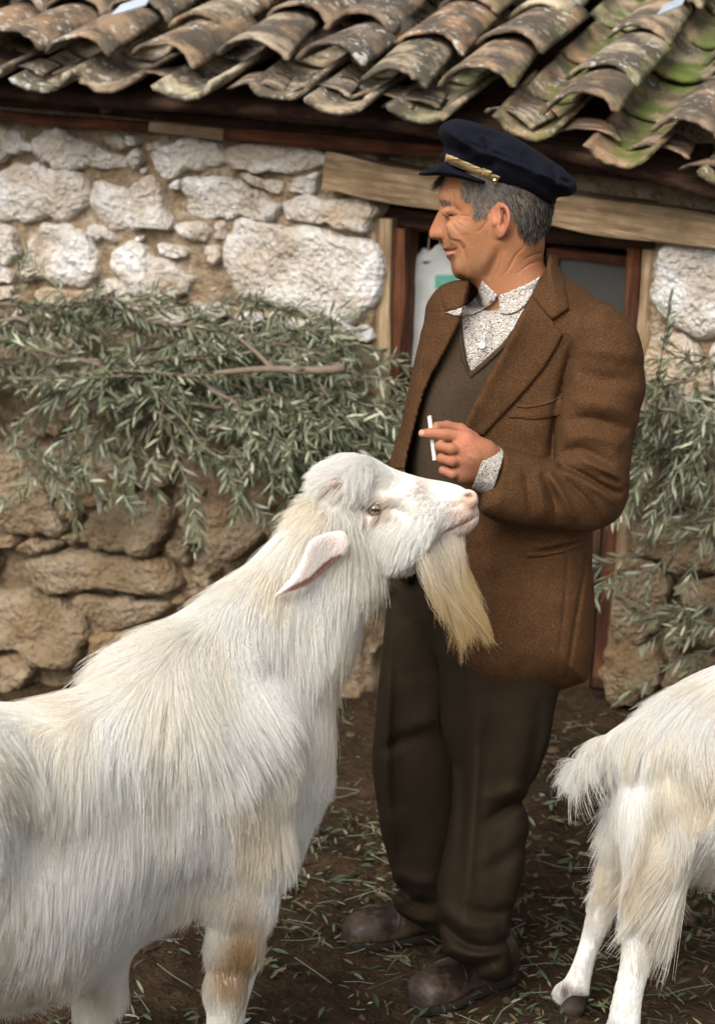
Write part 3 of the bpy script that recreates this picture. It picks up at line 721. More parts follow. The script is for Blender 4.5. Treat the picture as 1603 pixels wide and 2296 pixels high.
# ---------------------------------------------------------------- implicit modelling tool
class Vol:
    """scalar field over (px, py, w): photo position and metres in front of the figure's own upright plane y = Y0"""
    def __init__(s, x0, x1, y0, y1, w0, w1, h, Y0, S=1130.0):
        s.S, s.Y0, s.h = S, Y0, h
        s.x = np.arange(x0, x1, h*S); s.y = np.arange(y0, y1, h*S); s.w = np.arange(w0, w1, h)
        s.X = (s.x/S)[:, None, None].astype(np.float32); s.Y = (s.y/S)[None, :, None].astype(np.float32); s.W = s.w[None, None, :].astype(np.float32)
        s.X2, s.Y2 = np.meshgrid(s.x, s.y, indexing='ij')
        s.F = np.full((len(s.x), len(s.y), len(s.w)), 1.0, np.float32)
    def cap(s, p, q, r1, r2=None):
        """tapered capsule between photo points (px,py,w)"""
        r2 = r1 if r2 is None else r2
        a = np.array([p[0]/s.S, p[1]/s.S, p[2]], np.float32); b = np.array([q[0]/s.S, q[1]/s.S, q[2]], np.float32)
        d = b-a; L2 = float(d@d)+1e-12
        t = np.clip(((s.X-a[0])*d[0]+(s.Y-a[1])*d[1]+(s.W-a[2])*d[2])/L2, 0, 1)
        return np.sqrt((s.X-a[0]-t*d[0])**2+(s.Y-a[1]-t*d[1])**2+(s.W-a[2]-t*d[2])**2) - (r1+(r2-r1)*t)
    def chain(s, pts, rs, k=.01):
        f = None
        for i in range(len(pts)-1):
            g = s.cap(pts[i], pts[i+1], rs[i], rs[i+1]); f = g if f is None else smin(f, g, k)
        return f
    def ell(s, c, r, ang=0.0):
        """ellipsoid, radii in metres along (x, y, w), turned by ang in the picture plane"""
        x, y, w = s.X-c[0]/s.S, s.Y-c[1]/s.S, s.W-c[2]
        ca, sa = math.cos(ang), math.sin(ang); u, v = x*ca+y*sa, -x*sa+y*ca
        q = np.sqrt((u/r[0])**2+(v/r[1])**2+(w/r[2])**2); return (q-1)*min(r)
    def sd2(s, poly):
        return sd_poly(s.X2, s.Y2, poly)/s.S
    def shape(s, poly, wc, T, R, p=2.0):
        """body with a given side outline, half thickness T about wc, rounded over R metres at the rim"""
        d = -s.sd2(poly)
        wc = wc if np.ndim(wc) else np.full_like(d, wc); T = T if np.ndim(T) else np.full_like(d, T)
        a = np.maximum(R-np.minimum(d, R), 0)/R
        q = (a[..., None]**p + (np.abs(s.W-wc[..., None])/T[..., None])**p)**(1/p)
        return ((q-1)*min(R, float(T.mean()))).astype(np.float32)
    def add(s, f, k=0.0): s.F = smin(s.F, f, k)
    def cut(s, f, k=0.0): s.F = -smin(-s.F, f, k)
    def stroke(s, pts, amp, sig, taper=True):
        """2D crease (amp<0) or ridge (amp>0) along a photo polyline, in metres / photo px"""
        d, t = seg_dist(s.X2, s.Y2, pts); g = np.exp(-(d/sig)**2)
        if taper: g = g*np.clip(np.sin(np.pi*np.clip(t, 0.0, 1.0))**.6, 0, 1)
        return (amp*g)
    def relief(s, D, wc=None, soft=.01):
        """push the near side out by the 2D map D"""
        if wc is None: s.F = s.F - D[..., None].astype(np.float32)
        else:
            wc = wc if np.ndim(wc) else np.full_like(D, wc)
            s.F = s.F - (D[..., None]*np.clip((s.W-wc[..., None])/soft+.5, 0, 1)).astype(np.float32)
    def mesh(s, smooth=2):
        V, Q = surface_nets(s.F)
        if smooth: V = smooth_verts(V, Q, smooth)
        px = s.x[0]+V[:, 0]*s.h*s.S; py = s.y[0]+V[:, 1]*s.h*s.S; w = s.w[0]+V[:, 2]*s.h
        return on_y(px, py, s.Y0-w), Q, np.c_[px, py, w]
def smin(a, b, k):
    if k <= 0: return np.minimum(a, b)
    h = np.clip(.5+.5*(b-a)/k, 0, 1); return b+(a-b)*h - k*h*(1-h)
def sd_poly(X, Y, poly):
    """signed distance to a polygon (negative inside)"""
    P = np.asarray(poly, float); d = np.full(X.shape, 1e9); ins = np.zeros(X.shape, bool)
    for a, b in zip(P, np.roll(P, -1, 0)):
        e = b-a; wx, wy = X-a[0], Y-a[1]; t = np.clip((wx*e[0]+wy*e[1])/(e@e+1e-9), 0, 1)
        d = np.minimum(d, (wx-e[0]*t)**2+(wy-e[1]*t)**2)
        c = (a[1] > Y) != (b[1] > Y)
        if a[1] != b[1]: ins ^= c & (X < (b[0]-a[0])*(Y-a[1])/(b[1]-a[1])+a[0])
    d = np.sqrt(d); return np.where(ins, -d, d)
def seg_dist(X, Y, pts):
    P = np.asarray(pts, float); L = np.r_[0, np.cumsum(np.hypot(*np.diff(P, axis=0).T))]; d = np.full(X.shape, 1e9); T = np.zeros(X.shape)
    for i in range(len(P)-1):
        e = P[i+1]-P[i]; wx, wy = X-P[i, 0], Y-P[i, 1]; t = np.clip((wx*e[0]+wy*e[1])/(e@e+1e-9), 0, 1)
        dd = np.hypot(wx-e[0]*t, wy-e[1]*t); m_ = dd < d; d = np.where(m_, dd, d); T = np.where(m_, (L[i]+t*(L[i+1]-L[i]))/L[-1], T)
    return d, T
def spline(pts, n=6, closed=False):
    """Catmull-Rom through points"""
    P = np.asarray(pts, float); out = []; m_ = len(P)
    rng_ = range(m_) if closed else range(m_-1)
    for i in rng_:
        p0, p1, p2, p3 = (P[(i-1) % m_], P[i], P[(i+1) % m_], P[(i+2) % m_]) if closed else (P[max(i-1, 0)], P[i], P[i+1], P[min(i+2, m_-1)])
        for t in np.arange(n)/n:
            out.append(.5*((2*p1)+(-p0+p2)*t+(2*p0-5*p1+4*p2-p3)*t*t+(-p0+3*p1-3*p2+p3)*t**3))
    if not closed: out.append(P[-1])
    return np.array(out)
def surface_nets(F):
    nx, ny, nz = F.shape; ins = F < 0
    c = [ins[i:nx-1+i, j:ny-1+j, k:nz-1+k] for i in (0, 1) for j in (0, 1) for k in (0, 1)]
    cnt = sum(x.astype(np.int8) for x in c); act = (cnt > 0) & (cnt < 8)
    I, J, K = np.nonzero(act); n = len(I); idx = np.full(act.shape, -1, np.int64); idx[I, J, K] = np.arange(n)
    corner = np.array([(i, j, k) for i in (0, 1) for j in (0, 1) for k in (0, 1)])
    val = np.stack([F[I+a, J+b, K+d] for a, b, d in corner], 1).astype(float)
    acc = np.zeros((n, 3)); num = np.zeros(n)
    for a in range(8):
        for b in range(a+1, 8):
            if np.abs(corner[a]-corner[b]).sum() != 1: continue
            va, vb = val[:, a], val[:, b]; m_ = (va < 0) != (vb < 0)
            t = np.where(m_, va/(va-vb+1e-20), 0)
            p = corner[a]+(corner[b]-corner[a])*t[:, None]
            acc += np.where(m_[:, None], p, 0); num += m_
    V = np.c_[I, J, K] + acc/np.maximum(num, 1)[:, None]
    Q = []
    for ax in range(3):
        sl0 = [slice(None)]*3; sl1 = [slice(None)]*3; sl0[ax] = slice(0, -1); sl1[ax] = slice(1, None)
        a, b = ins[tuple(sl0)], ins[tuple(sl1)]; ch = a != b
        p = np.argwhere(ch)
        u, v = [(1, 2), (2, 0), (0, 1)][ax]
        ok = (p[:, u] > 0) & (p[:, v] > 0) & (p[:, u] < F.shape[u]-1) & (p[:, v] < F.shape[v]-1); p = p[ok]
        q = []
        for du, dv in ((-1, -1), (0, -1), (0, 0), (-1, 0)):
            r = p.copy(); r[:, u] += du; r[:, v] += dv; q.append(idx[r[:, 0], r[:, 1], r[:, 2]])
        q = np.stack(q, 1); flip = ~a[p[:, 0], p[:, 1], p[:, 2]]
        q[flip] = q[flip][:, ::-1]; Q.append(q)
    Q = np.vstack(Q); Q = Q[(Q >= 0).all(1)]
    return V, Q[:, ::-1]
def smooth_verts(V, Q, it):
    e = np.vstack([Q[:, [0, 1]], Q[:, [1, 2]], Q[:, [2, 3]], Q[:, [3, 0]]])
    deg = np.bincount(e.ravel(), minlength=len(V)).astype(float)[:, None]
    for k in range(it):
        for lam in (.6, -.62) if k else (.5,):
            s = np.zeros_like(V)
            for c in range(3): s[:, c] = np.bincount(e[:, 0], V[e[:, 1], c], len(V)) + np.bincount(e[:, 1], V[e[:, 0], c], len(V))
            V = V + lam*(s/np.maximum(deg, 1)-V)
    return V
def bvh_of(V, F): return BVHTree.FromPolygons([tuple(v) for v in V], [tuple(int(i) for i in f) for f in F])
def drape(bvhs, poly, thick, lift=.002, step=5.0, hit_from=None, rim=None, wmap=None, edge_round=True):
    """cloth piece with a photo outline laid on the near side of the surfaces: real sheet with thickness"""
    P = np.asarray(poly, float); x0, y0 = P.min(0); x1, y1 = P.max(0)
    xs = np.arange(x0-step, x1+2*step, step); ys = np.arange(y0-step, y1+2*step, step)
    X, Y = np.meshgrid(xs, ys, indexing='ij'); d = sd_poly(X, Y, P)
    # pull the outermost grid points onto the outline
    gx, gy = np.gradient(d, step); g = np.hypot(gx, gy)+1e-6
    near = (d > 0) & (d < step*1.3)
    Xs = np.where(near, X-gx/g*d, X); Ys = np.where(near, Y-gy/g*d, Y); ok = (d <= 0) | near
    V = np.zeros(X.shape+(3,)); N = np.zeros(X.shape+(3,)); hit = np.zeros(X.shape, bool)
    v = ray(Xs, Ys); v /= np.linalg.norm(v, axis=-1)[..., None]
    for i, j in np.argwhere(ok):
        best = None
        for b in bvhs:
            loc, nn, fi, dist = b.ray_cast(Vector(CAM), Vector(v[i, j]))
            if loc is not None and (best is None or dist < best[2]): best = (loc, nn, dist)
        if best is not None: V[i, j] = best[0]; N[i, j] = best[1] if best[1].dot(Vector(v[i, j])) < 0 else -best[1]; hit[i, j] = True
    idx = -np.ones(X.shape, int); idx[hit] = np.arange(hit.sum())
    q = np.stack([idx[:-1, :-1], idx[1:, :-1], idx[1:, 1:], idx[:-1, 1:]], -1).reshape(-1, 4)
    cen = (d[:-1, :-1]+d[1:, 1:]+d[1:, :-1]+d[:-1, 1:]).ravel()/4
    q = q[(q >= 0).all(1) & (cen < step*.45)]
    Vv = V[hit]; n = len(Vv)
    # smooth depth so the sheet bridges small bumps
    view = v[hit]; dep = ((Vv-CAM)*view).sum(1)
    e = np.vstack([q[:, [0, 1]], q[:, [1, 2]], q[:, [2, 3]], q[:, [3, 0]]])
    deg = np.maximum(np.bincount(e.ravel(), minlength=n), 1)
    dd = dep.copy()
    for _ in range(6):
        s = np.bincount(e[:, 0], dd[e[:, 1]], n)+np.bincount(e[:, 1], dd[e[:, 0]], n); dd = np.minimum(dep, .5*dd+.5*s/deg)
    di = np.clip(-d[hit]/(step*2.2), 0, 1)
    prof = np.sqrt(np.clip(1-(1-di)**2, 0, 1)) if edge_round else np.ones(n)
    extra = wmap(Xs[hit], Ys[hit]) if wmap else 0
    top = CAM + view*(dd-lift-thick*(.35+.65*prof)-extra)[:, None]; bot = CAM + view*(dep+.006)[:, None]
    used = np.unique(q); re = -np.ones(n, int); re[used] = np.arange(len(used)); q = re[q]; m_ = len(used)
    top, bot = top[used], bot[used]
    # boundary edges
    ee = {}
    for f in q:
        for a, b in zip(f, np.roll(f, -1)): ee[(a, b)] = 1
    F = [tuple(f) for f in q] + [tuple(int(i)+m_ for i in f[::-1]) for f in q] + [(b, a, a+m_, b+m_) for (a, b) in ee if (b, a) not in ee]
    return np.vstack([top, bot]), [tuple(int(i) for i in f) for f in F], np.c_[Xs[hit], Ys[hit]][used]
# ---------------------------------------------------------------- hair strands
def vnormals(V, F):
    F = np.asarray(F); a, b, c, d = V[F[:, 0]], V[F[:, 1]], V[F[:, 2]], V[F[:, 3]]
    fn = np.cross(c-a, d-b); n = np.zeros_like(V)
    for k in range(4):
        for i in range(3): n[:, i] += np.bincount(F[:, k], fn[:, i], len(V))
    return n/(np.linalg.norm(n, axis=1)[:, None]+1e-12), fn
def idw(px, py, G, power=2.6, soft=25.0):
    """inverse-distance blend of guide rows G[:,2:] at photo points"""
    G = np.asarray(G, float); num = np.zeros((len(px), G.shape[1]-2)); den = np.zeros(len(px))
    for g in G:
        w = 1.0/((px-g[0])**2+(py-g[1])**2+soft**2)**(power/2); num += w[:, None]*g[2:]; den += w
    return num/den[:, None]
def hair_obj(name, P, rad, cols, mat, parent, origin):
    """P (n,k,3) world strands -> curves object"""
    n, k, _ = P.shape; hc = bpy.data.hair_curves.new(name); hc.add_curves([k]*n)
    hc.attributes['position'].data.foreach_set('vector', (P-np.asarray(origin)).astype(np.float32).ravel())
    taper = np.linspace(1, .25, k)**.7
    r = (rad[:, None] if np.ndim(rad) else np.full((n, 1), rad))*taper[None]
    hc.attributes.new('radius', 'FLOAT', 'POINT').data.foreach_set('value', r.astype(np.float32).ravel())
    c = np.ones((n, 4), np.float32); c[:, :3] = cols
    hc.attributes.new('col', 'FLOAT_COLOR', 'CURVE').data.foreach_set('color', c.ravel())
    hc.materials.append(mat)
    o = bpy.data.objects.new(name, hc); COL.objects.link(o); o.parent = parent
    pw = Vector((0, 0, 0)); q = parent
    while q: pw += q.location; q = q.parent
    o.location = Vector(origin)-pw; return o
def grow(V, F, PX, n, guides, rg, dens=None, k=7, proj=1.0, lenr=(.7, 1.2), wave=.25, wscale=9.0, clump=.5, nclump=1500, frizz=.05, sag=.25):
    """strands on a surface. guides rows: px, py, dx, dy (photo direction), length m, lift"""
    N, fn = vnormals(V, F); area = np.linalg.norm(fn, axis=1)
    fc = PX[F].mean(1)
    if dens is not None: area = area*dens(fc[:, 0], fc[:, 1], fc[:, 2])
    fi = rg.choice(len(F), n, p=area/area.sum()); a, b = rg.random(n), rg.random(n)
    w4 = np.stack([(1-a)*(1-b), a*(1-b), a*b, (1-a)*b], 1)
    root = (V[F[fi]]*w4[..., None]).sum(1); nrm = (N[F[fi]]*w4[..., None]).sum(1); nrm /= np.linalg.norm(nrm, axis=1)[:, None]
    px = (PX[F[fi]]*w4[..., None]).sum(1)
    g = idw(px[:, 0], px[:, 1], guides)
    L = g[:, 2]*rg.uniform(*lenr, n); lift = g[:, 3]
    dv = g[:, :1]*RT - g[:, 1:2]*UP
    lo = np.stack([vnoise(root, wscale, 71+i, 2) for i in range(3)], 1); dv = dv/(np.linalg.norm(dv, axis=1)[:, None]+1e-9) + lo*wave
    dv = dv - proj*nrm*(dv*nrm).sum(1)[:, None]; dv /= np.linalg.norm(dv, axis=1)[:, None]+1e-9
    dv = dv + rg.normal(0, frizz, (n, 3))
    t = np.linspace(0, 1, k)
    bend = np.stack([vnoise(root, wscale*.7, 91+i, 2) for i in range(3)], 1)*wave*.8
    P = root[:, None] + dv[:, None]*(L[:, None]*t)[..., None] + nrm[:, None]*((L*lift)[:, None]*(t*(1-.45*t)))[..., None] + bend[:, None]*(L[:, None]*t**2)[..., None]
    P[..., 2] -= sag*(L[:, None]*t**2)
    if clump > 0:
        ci = rg.choice(n, min(nclump, n), replace=False); kd = KDTree(len(ci))
        for i, j in enumerate(ci): kd.insert(root[j], i)
        kd.balance(); near = np.array([kd.find(p)[1] for p in root]); near = ci[near]
        off = root-root[near]
        tgt = P[near]; s = (L/np.maximum(L[near], 1e-4))[:, None, None]
        tgt = root[near][:, None] + (P[near]-root[near][:, None])*np.minimum(s, 1.2)
        wv = (clump*t**1.3)[None, :, None]*rg.uniform(.5, 1.15, n)[:, None, None]
        P = P*(1-wv) + (tgt + off[:, None]*.25)*wv
    # keep strands from diving into the body
    return P, root, nrm, px, L
def m_hair(name, rough=.55):
    t = NT(name); c = t.attr('col'); t.fin(c, rough, .25)
    tr = t.n('BsdfTranslucent'); t.put(tr.inputs['Color'], c); mx = t.n('MixShader'); mx.inputs[0].default_value = .48
    t.t.links.new(t.b.outputs[0], mx.inputs[1]); t.t.links.new(tr.outputs[0], mx.inputs[2]); t.t.links.new(mx.outputs[0], t.out.inputs['Surface']); return t.m
M_HAIR = m_hair('hair_strand')
# ---------------------------------------------------------------- the man
MY = 4.30
BASE = on_z(970, 2215)
person = thing('person', 'man in navy cap and brown tweed jacket holding a cigarette, looking away in profile', 'person', (float(BASE[0]), float(BASE[1]), 0.0))
def zf(pts): return [(897.7+x*.26, 256.5+y*.26) for x, y in pts]       # notes taken on an enlarged view of the head
def zh(x, y, w): return (884.9+x*.168, 897.7+y*.168, w)                # ... of the hand
def zj(pts): return [(865.6+x/2.171, 545+y/2.171) for x, y in pts]     # ... of the jacket
def m_cloth(name, dark, light, scale=260, rough=.9, bump=.35, fleck=None, big=.2):
    t = NT(name); v = t.coord(); n = t.noise(v, scale, 2, .7); b = t.noise(v, 9, 4, .6)
    c = t.mix(n, dark, light); c = t.mix(t.math('MULTIPLY', b, big), c, dark)
    if fleck: c = t.mix(t.ramp(t.noise(v, scale*1.5, 1), [(.60, 0), (.70, .45)]), c, fleck)
    t.bump(n, bump, .0025); t.b.inputs['Sheen Weight'].default_value = .0
    return t.fin(c, rough, .1)
M_TWEED = m_cloth('brown_tweed', (.018, .0078, .0034), (.140, .068, .029), 280, bump=.8, fleck=(.19, .11, .056))
M_VEST = m_cloth('brown_knit', (.022, .0145, .009), (.092, .063, .040), 300)
M_TROUSER = m_cloth('dark_wool', (.010, .0070, .0042), (.042, .029, .0165), 300)
M_NAVY = m_cloth('navy_wool', (.0035, .0038, .0080), (.0100, .0105, .019), 420, bump=.15)
ts = NT('skin'); sc_ = ts.attr('col'); sn = ts.noise(ts.coord(), 160, 3, .7); sn2 = ts.noise(ts.coord(), 30, 4, .65)
scol = ts.mix(ts.ramp(sn2, [(.42, 0), (.68, .38)]), sc_, (.37, .120, .062)); scol = ts.mix(ts.ramp(sn, [(.5, 0), (.75, .22)]), scol, (.18, .075, .035)); scol = ts.mix(ts.ramp(ts.noise(ts.coord(), 55, 3), [(.5, 0), (.75, .2)]), scol, (.40, .22, .11))
ts.bump(ts.math('ADD', sn, ts.noise(ts.coord(), 420, 2)), .42, .002); ts.b.inputs['Subsurface Weight'].default_value = .03; ts.b.inputs['Subsurface Radius'].default_value = (.006, .0025, .0015); ts.b.inputs['Subsurface Scale'].default_value = .6
M_SKIN = ts.fin(scol, .68, .2)

HAIRREG = spline(zf([(545,580),(530,680),(560,720),(600,760),(622,830),(640,890),(690,885),(740,845),(785,785),(825,750),(880,745),(935,790),(962,860),(1000,900),(1020,980),(1070,1050),(1110,1085),(1180,1070),(1238,1010),(1290,930),(1325,850),(1310,720),(1100,580),(820,480),(600,500)]), 3, True)
def build_head():
    v = Vol(930, 1285, 310, 745, -.125, .125, .0020, MY)
    prof = spline(zf([(560,330),(430,420),(372,520),(348,600),(330,665),(326,712),(338,762),(344,806),(322,848),(298,895),(272,950),(252,1000),(248,1035),(262,1068),(300,1084),(345,1082),(360,1096),(366,1130),(364,1158),(372,1170),(388,1178),(394,1195),(392,1215),(402,1236),(424,1258),(436,1285),(440,1325),(452,1370),(480,1408),(530,1428),(600,1440),(700,1432),(760,1440),(850,1500),(1000,1500),(1150,1350),(1240,1180),(1248,1030),(1290,900),(1310,790),(1290,640),(1190,480),(1000,360),(780,300)]), 3, True)
    # width of the head over its side view
    X, Y = v.X2, v.Y2; fx = (X-940)/300; T = np.full_like(X, .076)
    T = .078*np.clip(sstep(930, 1090, X)*.62+.38, 0, 1)
    T = np.where(Y > 470, T*(1-.16*sstep(500, 640, Y)), T)
    T = T*(1-.22*sstep(1180, 1260, X))
    nosed = sd_poly(X, Y, zf([(344,790),(420,830),(440,960),(400,1060),(345,1090),(240,1090),(200,950)]))
    T = np.where(nosed < 0, np.minimum(T, .0155+.012*sstep(985, 1003, X)), T)
    k = np.ones((9, 9))/81
    Tp = np.pad(T, 8, mode='edge')
    for _ in range(2):
        acc = 0
        for a in range(-5, 6): acc = acc+np.roll(Tp, a, 0)
        Tp = acc/11; acc = 0
        for a in range(-5, 6): acc = acc+np.roll(Tp, a, 1)
        Tp = acc/11
    T = Tp[8:-8, 8:-8]
    v.F = v.shape(prof, 0.0, T, .062, 2.25)
    # neck and upper chest
    v.add(v.chain([(1130, 560, 0), (1165, 640, .0), (1175, 760, -.02)], [.054, .058, .075], .02), .02)
    v.add(v.cap((1095, 600, .015), (1125, 700, .02), .030, .030), .03)
    # near-side features
    nose_w = v.ell((985, 525, .0115), (.0105, .0095, .0075)); v.add(nose_w, .006); v.add(v.ell((985, 525, -.0115), (.0105, .0095, .0075)), .006)
    v.cut(v.ell((977, 537, .008), (.006, .003, .004)), .003)
    for sgn in (1, -1):
        v.add(v.ell((1026, 514, .048*sgn), (.025, .020, .012), .3), .02)        # cheek bone
        v.cut(v.ell((1001, 472, .056*sgn), (.022, .010, .014), .15), .014)        # eye socket
        v.add(v.ell((1004, 475, .0375*sgn), (.0125, .0105, .0105)), .006)         # eyeball under lids
        v.add(v.ell((1065, 585, .048*sgn), (.040, .022, .012), -.45), .02)       # jaw
    # ear
    ear = spline(zf([(835,765),(880,757),(925,790),(952,850),(955,910),(935,975),(905,1035),(865,1072),(832,1062),(815,1010),(800,960),(812,900),(822,840),(815,800)]), 4, True)
    v.add(v.shape(ear, .076+.026*sstep(1110, 1146, v.X2), .0085, .010, 2), .004)
    v.add(v.ell((1112, 500, .066), (.012, .022, .012)), .012)
    e2 = spline(zf([(858,800),(900,812),(922,870),(918,930),(895,985),(868,1000),(850,960),(862,900),(850,850)]), 4, True)
    v.cut(v.shape(e2, .102, .019, .008, 2), .003)
    v.add(v.ell((1109, 500, .083), (.005, .007, .006)), .004)
    # mouth, folds and wrinkles
    D = 0
    S_ = lambda pts, a, s: v.stroke(spline(zf(pts), 5), a, s)
    D = D + S_([(368,1170),(420,1176),(470,1168),(492,1150)], -.0048, 2.2) + S_([(392,1205),(430,1200),(468,1188)], .0022, 3.5)
    D = D + S_([(395,1040),(440,1080),(500,1105),(540,1160),(560,1230),(565,1310),(566,1400)], -.0023, 2.4) + S_([(440,1060),(520,1080),(575,1150),(590,1240)], .0018, 6)
    D = D + S_([(382,960),(398,1000),(392,1050),(365,1075)], -.0026, 2.2)
    D = D + S_([(395,850),(420,868),(465,872),(490,860)], -.0048, 2.0) + S_([(350,770),(372,800)], -.002, 2.0) + S_([(370,838),(420,850),(480,852)], -.0016, 1.6)
    for q in ([(440,865),(520,905),(600,925)], [(440,880),(500,940),(575,985)], [(450,860),(540,875),(620,880)], [(430,900),(470,980),(540,1040)], [(470,1080),(530,1110),(570,1180)], [(520,1160),(560,1150),(572,1110)], [(430,660),(460,720),(470,790),(520,840)], [(380,640),(420,690),(430,760)], [(470,590),(500,640),(505,720)], [(345,690),(380,650),(440,640),(500,650)], [(352,640),(400,610),(470,600)], [(350,740),(365,790),(395,820)], [(1010,1200),(960,1290),(880,1400)], [(1080,1130),(990,1220),(930,1330)], [(1230,1260),(1120,1290),(1000,1380)], [(1255,1190),(1150,1210),(1060,1260)], [(880,1200),(860,1300),(820,1400)], [(760,900),(700,990),(640,1020)]):
        D = D + S_(q, -.0019, 1.6)
    D = D + S_([(450,900),(540,960),(560,1040)], .003, 11)
    D = D + S_([(480,1250),(500,1330),(510,1390)], .002, 9) + S_([(800,1090),(760,1230),(640,1370)], .003, 14)+S_([(880,1130),(800,1300),(740,1420)], -.004, 11)
    v.relief(D, .012, .012)
    V, Q, P = v.mesh(1)
    # colour: tanned skin, ruddier nose / cheek / ear, greyer shaved scalp
    c = np.tile(np.array([.275, .124, .053]), (len(V), 1)); px, py, w = P.T
    def blob(cx, cy, r, col, a): 
        nonlocal c
        k_ = a*np.exp(-((px-cx)**2+(py-cy)**2)/r**2)[:, None]; c = c*(1-k_)+np.array(col)*k_
    blob(975, 520, 24, (.37, .15, .085), .8); blob(1024, 508, 30, (.47, .22, .125), .8); blob(1130, 490, 34, (.55, .22, .145), .85); blob(1055, 595, 48, (.235, .125, .066), .65)
    blob(1000, 450, 24, (.47, .225, .135), .7); blob(1160, 620, 50, (.43, .19, .105), .7)
    lip = np.exp(-(seg_dist(px, py, zf([(394, 1195), (425, 1198), (462, 1186)]))[0]/4.5)**2)[:, None]*.8; c = c*(1-lip)+np.array([.54, .23, .21])*lip
    ld = np.exp(-(seg_dist(px, py, zf([(366, 1168), (420, 1172), (478, 1178)]))[0]/1.8)**2)[:, None]*.75; c = c*(1-ld)+np.array([.13, .045, .03])*ld
    for q in ([(395,850),(420,868),(465,872),(490,860)],):
        ld = np.exp(-(seg_dist(px, py, zf(q))[0]/1.6)**2)[:, None]*.75; c = c*(1-ld)+np.array([.10, .045, .03])*ld
    mole = np.exp(-((px-1031)**2+(py-523.5)**2)/4.0)[:, None]*.6; c = c*(1-mole)+np.array([.25, .06, .04])*mole
    scalp = sstep(8, -8, sd_poly(px, py, HAIRREG))[:, None]*.75; c = c*(1-scalp)+np.array([.10, .085, .07])*scalp
    return V, Q, P, c
HV, HQ, HP, HC = build_head()

def build_hand():
    v = Vol(925, 1200, 915, 1135, .14, .40, .0022, MY)
    w0 = .27
    def fing(pts, rs): return v.chain([zh(*p) for p in pts], rs, .004)
    f = v.chain([zh(930, 560, w0), zh(1000, 760, w0-.004), zh(960, 900, w0-.012)], [.022, .027, .024], .02)     # back of the hand
    f = smin(f, v.chain([zh(960, 600, w0), zh(1180, 720, w0-.012), zh(1400, 860, w0-.03), zh(1700, 1000, w0-.06)], [.024, .027, .024, .024], .02), .02)
    f = smin(f, v.cap(zh(900, 980, w0-.014), zh(1150, 880, w0-.02), .019, .026), .02)
    f = smin(f, fing([(950, 490, w0+.006), (690, 455, w0+.012), (480, 440, w0+.006), (375, 440, w0+.0)], [.0130, .0118, .0105, .0088]), .006)      # forefinger, nearly straight
    f = smin(f, fing([(960, 640, w0+.008), (760, 640, w0+.022), (610, 610, w0+.012), (590, 620, w0-.010), (720, 650, w0-.022)], [.0125, .0120, .0110, .0100, .0095]), .003)
    f = smin(f, fing([(930, 790, w0+.004), (770, 805, w0+.018), (630, 770, w0+.008), (620, 775, w0-.014), (740, 800, w0-.024)], [.0120, .0112, .0104, .0095, .009]), .003)
    f = smin(f, fing([(890, 940, w0-.004), (770, 980, w0+.006), (655, 930, w0-.002), (650, 930, w0-.020), (750, 930, w0-.028)], [.0110, .0102, .0095, .0088, .0085]), .003)
    f = smin(f, fing([(1050, 520, w0-.030), (880, 390, w0-.030), (700, 345, w0-.022), (560, 345, w0-.008)], [.015, .0125, .0112, .0095]), .008)     # thumb behind
    v.F = f
    S_ = lambda pts, a, s: v.stroke([zh(x, y, 0)[:2] for x, y in pts], a, s)
    D = S_([(690, 400), (680, 520)], -.0012, 1.5)+S_([(720, 400), (715, 520)], -.001, 1.5)+S_([(400, 380), (385, 470)], -.0008, 1.4)+S_([(985, 560), (1090, 650), (1180, 800)], .002, 4)+S_([(960, 720), (1100, 800)], .0018, 4)+S_([(930, 640), (1020, 600)], -.001, 3)
    D = D + S_([(560, 540), (720, 565), (880, 585)], -.002, 2) + S_([(590, 700), (760, 745), (880, 770)], -.002, 2)+S_([(620, 870), (700, 910), (800, 930)], -.002, 2)
    v.relief(D, w0, .01)
    V, Q, P = v.mesh(2); px, py, w = P.T
    c = np.tile(np.array([.36, .155, .085]), (len(V), 1))
    for cx, cy, r, col, a in ((1045, 985, 26, (.48, .18, .115), .7), (1000, 1055, 30, (.47, .19, .125), .7), (990, 1005, 22, (.36, .15, .08), .6), (960, 972, 16, (.44, .19, .10), .6)):
        k_ = a*np.exp(-((px-cx)**2+(py-cy)**2)/r**2)[:, None]; c = c*(1-k_)+np.array(col)*k_
    nail = (np.hypot((px-945)/6.5, (py-970)/6.5) < 1) & (w > .262); c[nail] = (.56, .33, .25)
    return V, Q, P, c
AV, AQ, AP, AC = build_hand()
n0 = len(HV)
bodyme = mesh_from('body', np.vstack([HV, AV]), np.vstack([HQ, AQ+n0])); set_col(bodyme, np.vstack([HC, AC]))
body = obj('body', bodyme, M_SKIN, person, loc=tuple(on_y(1100, 600, MY)))

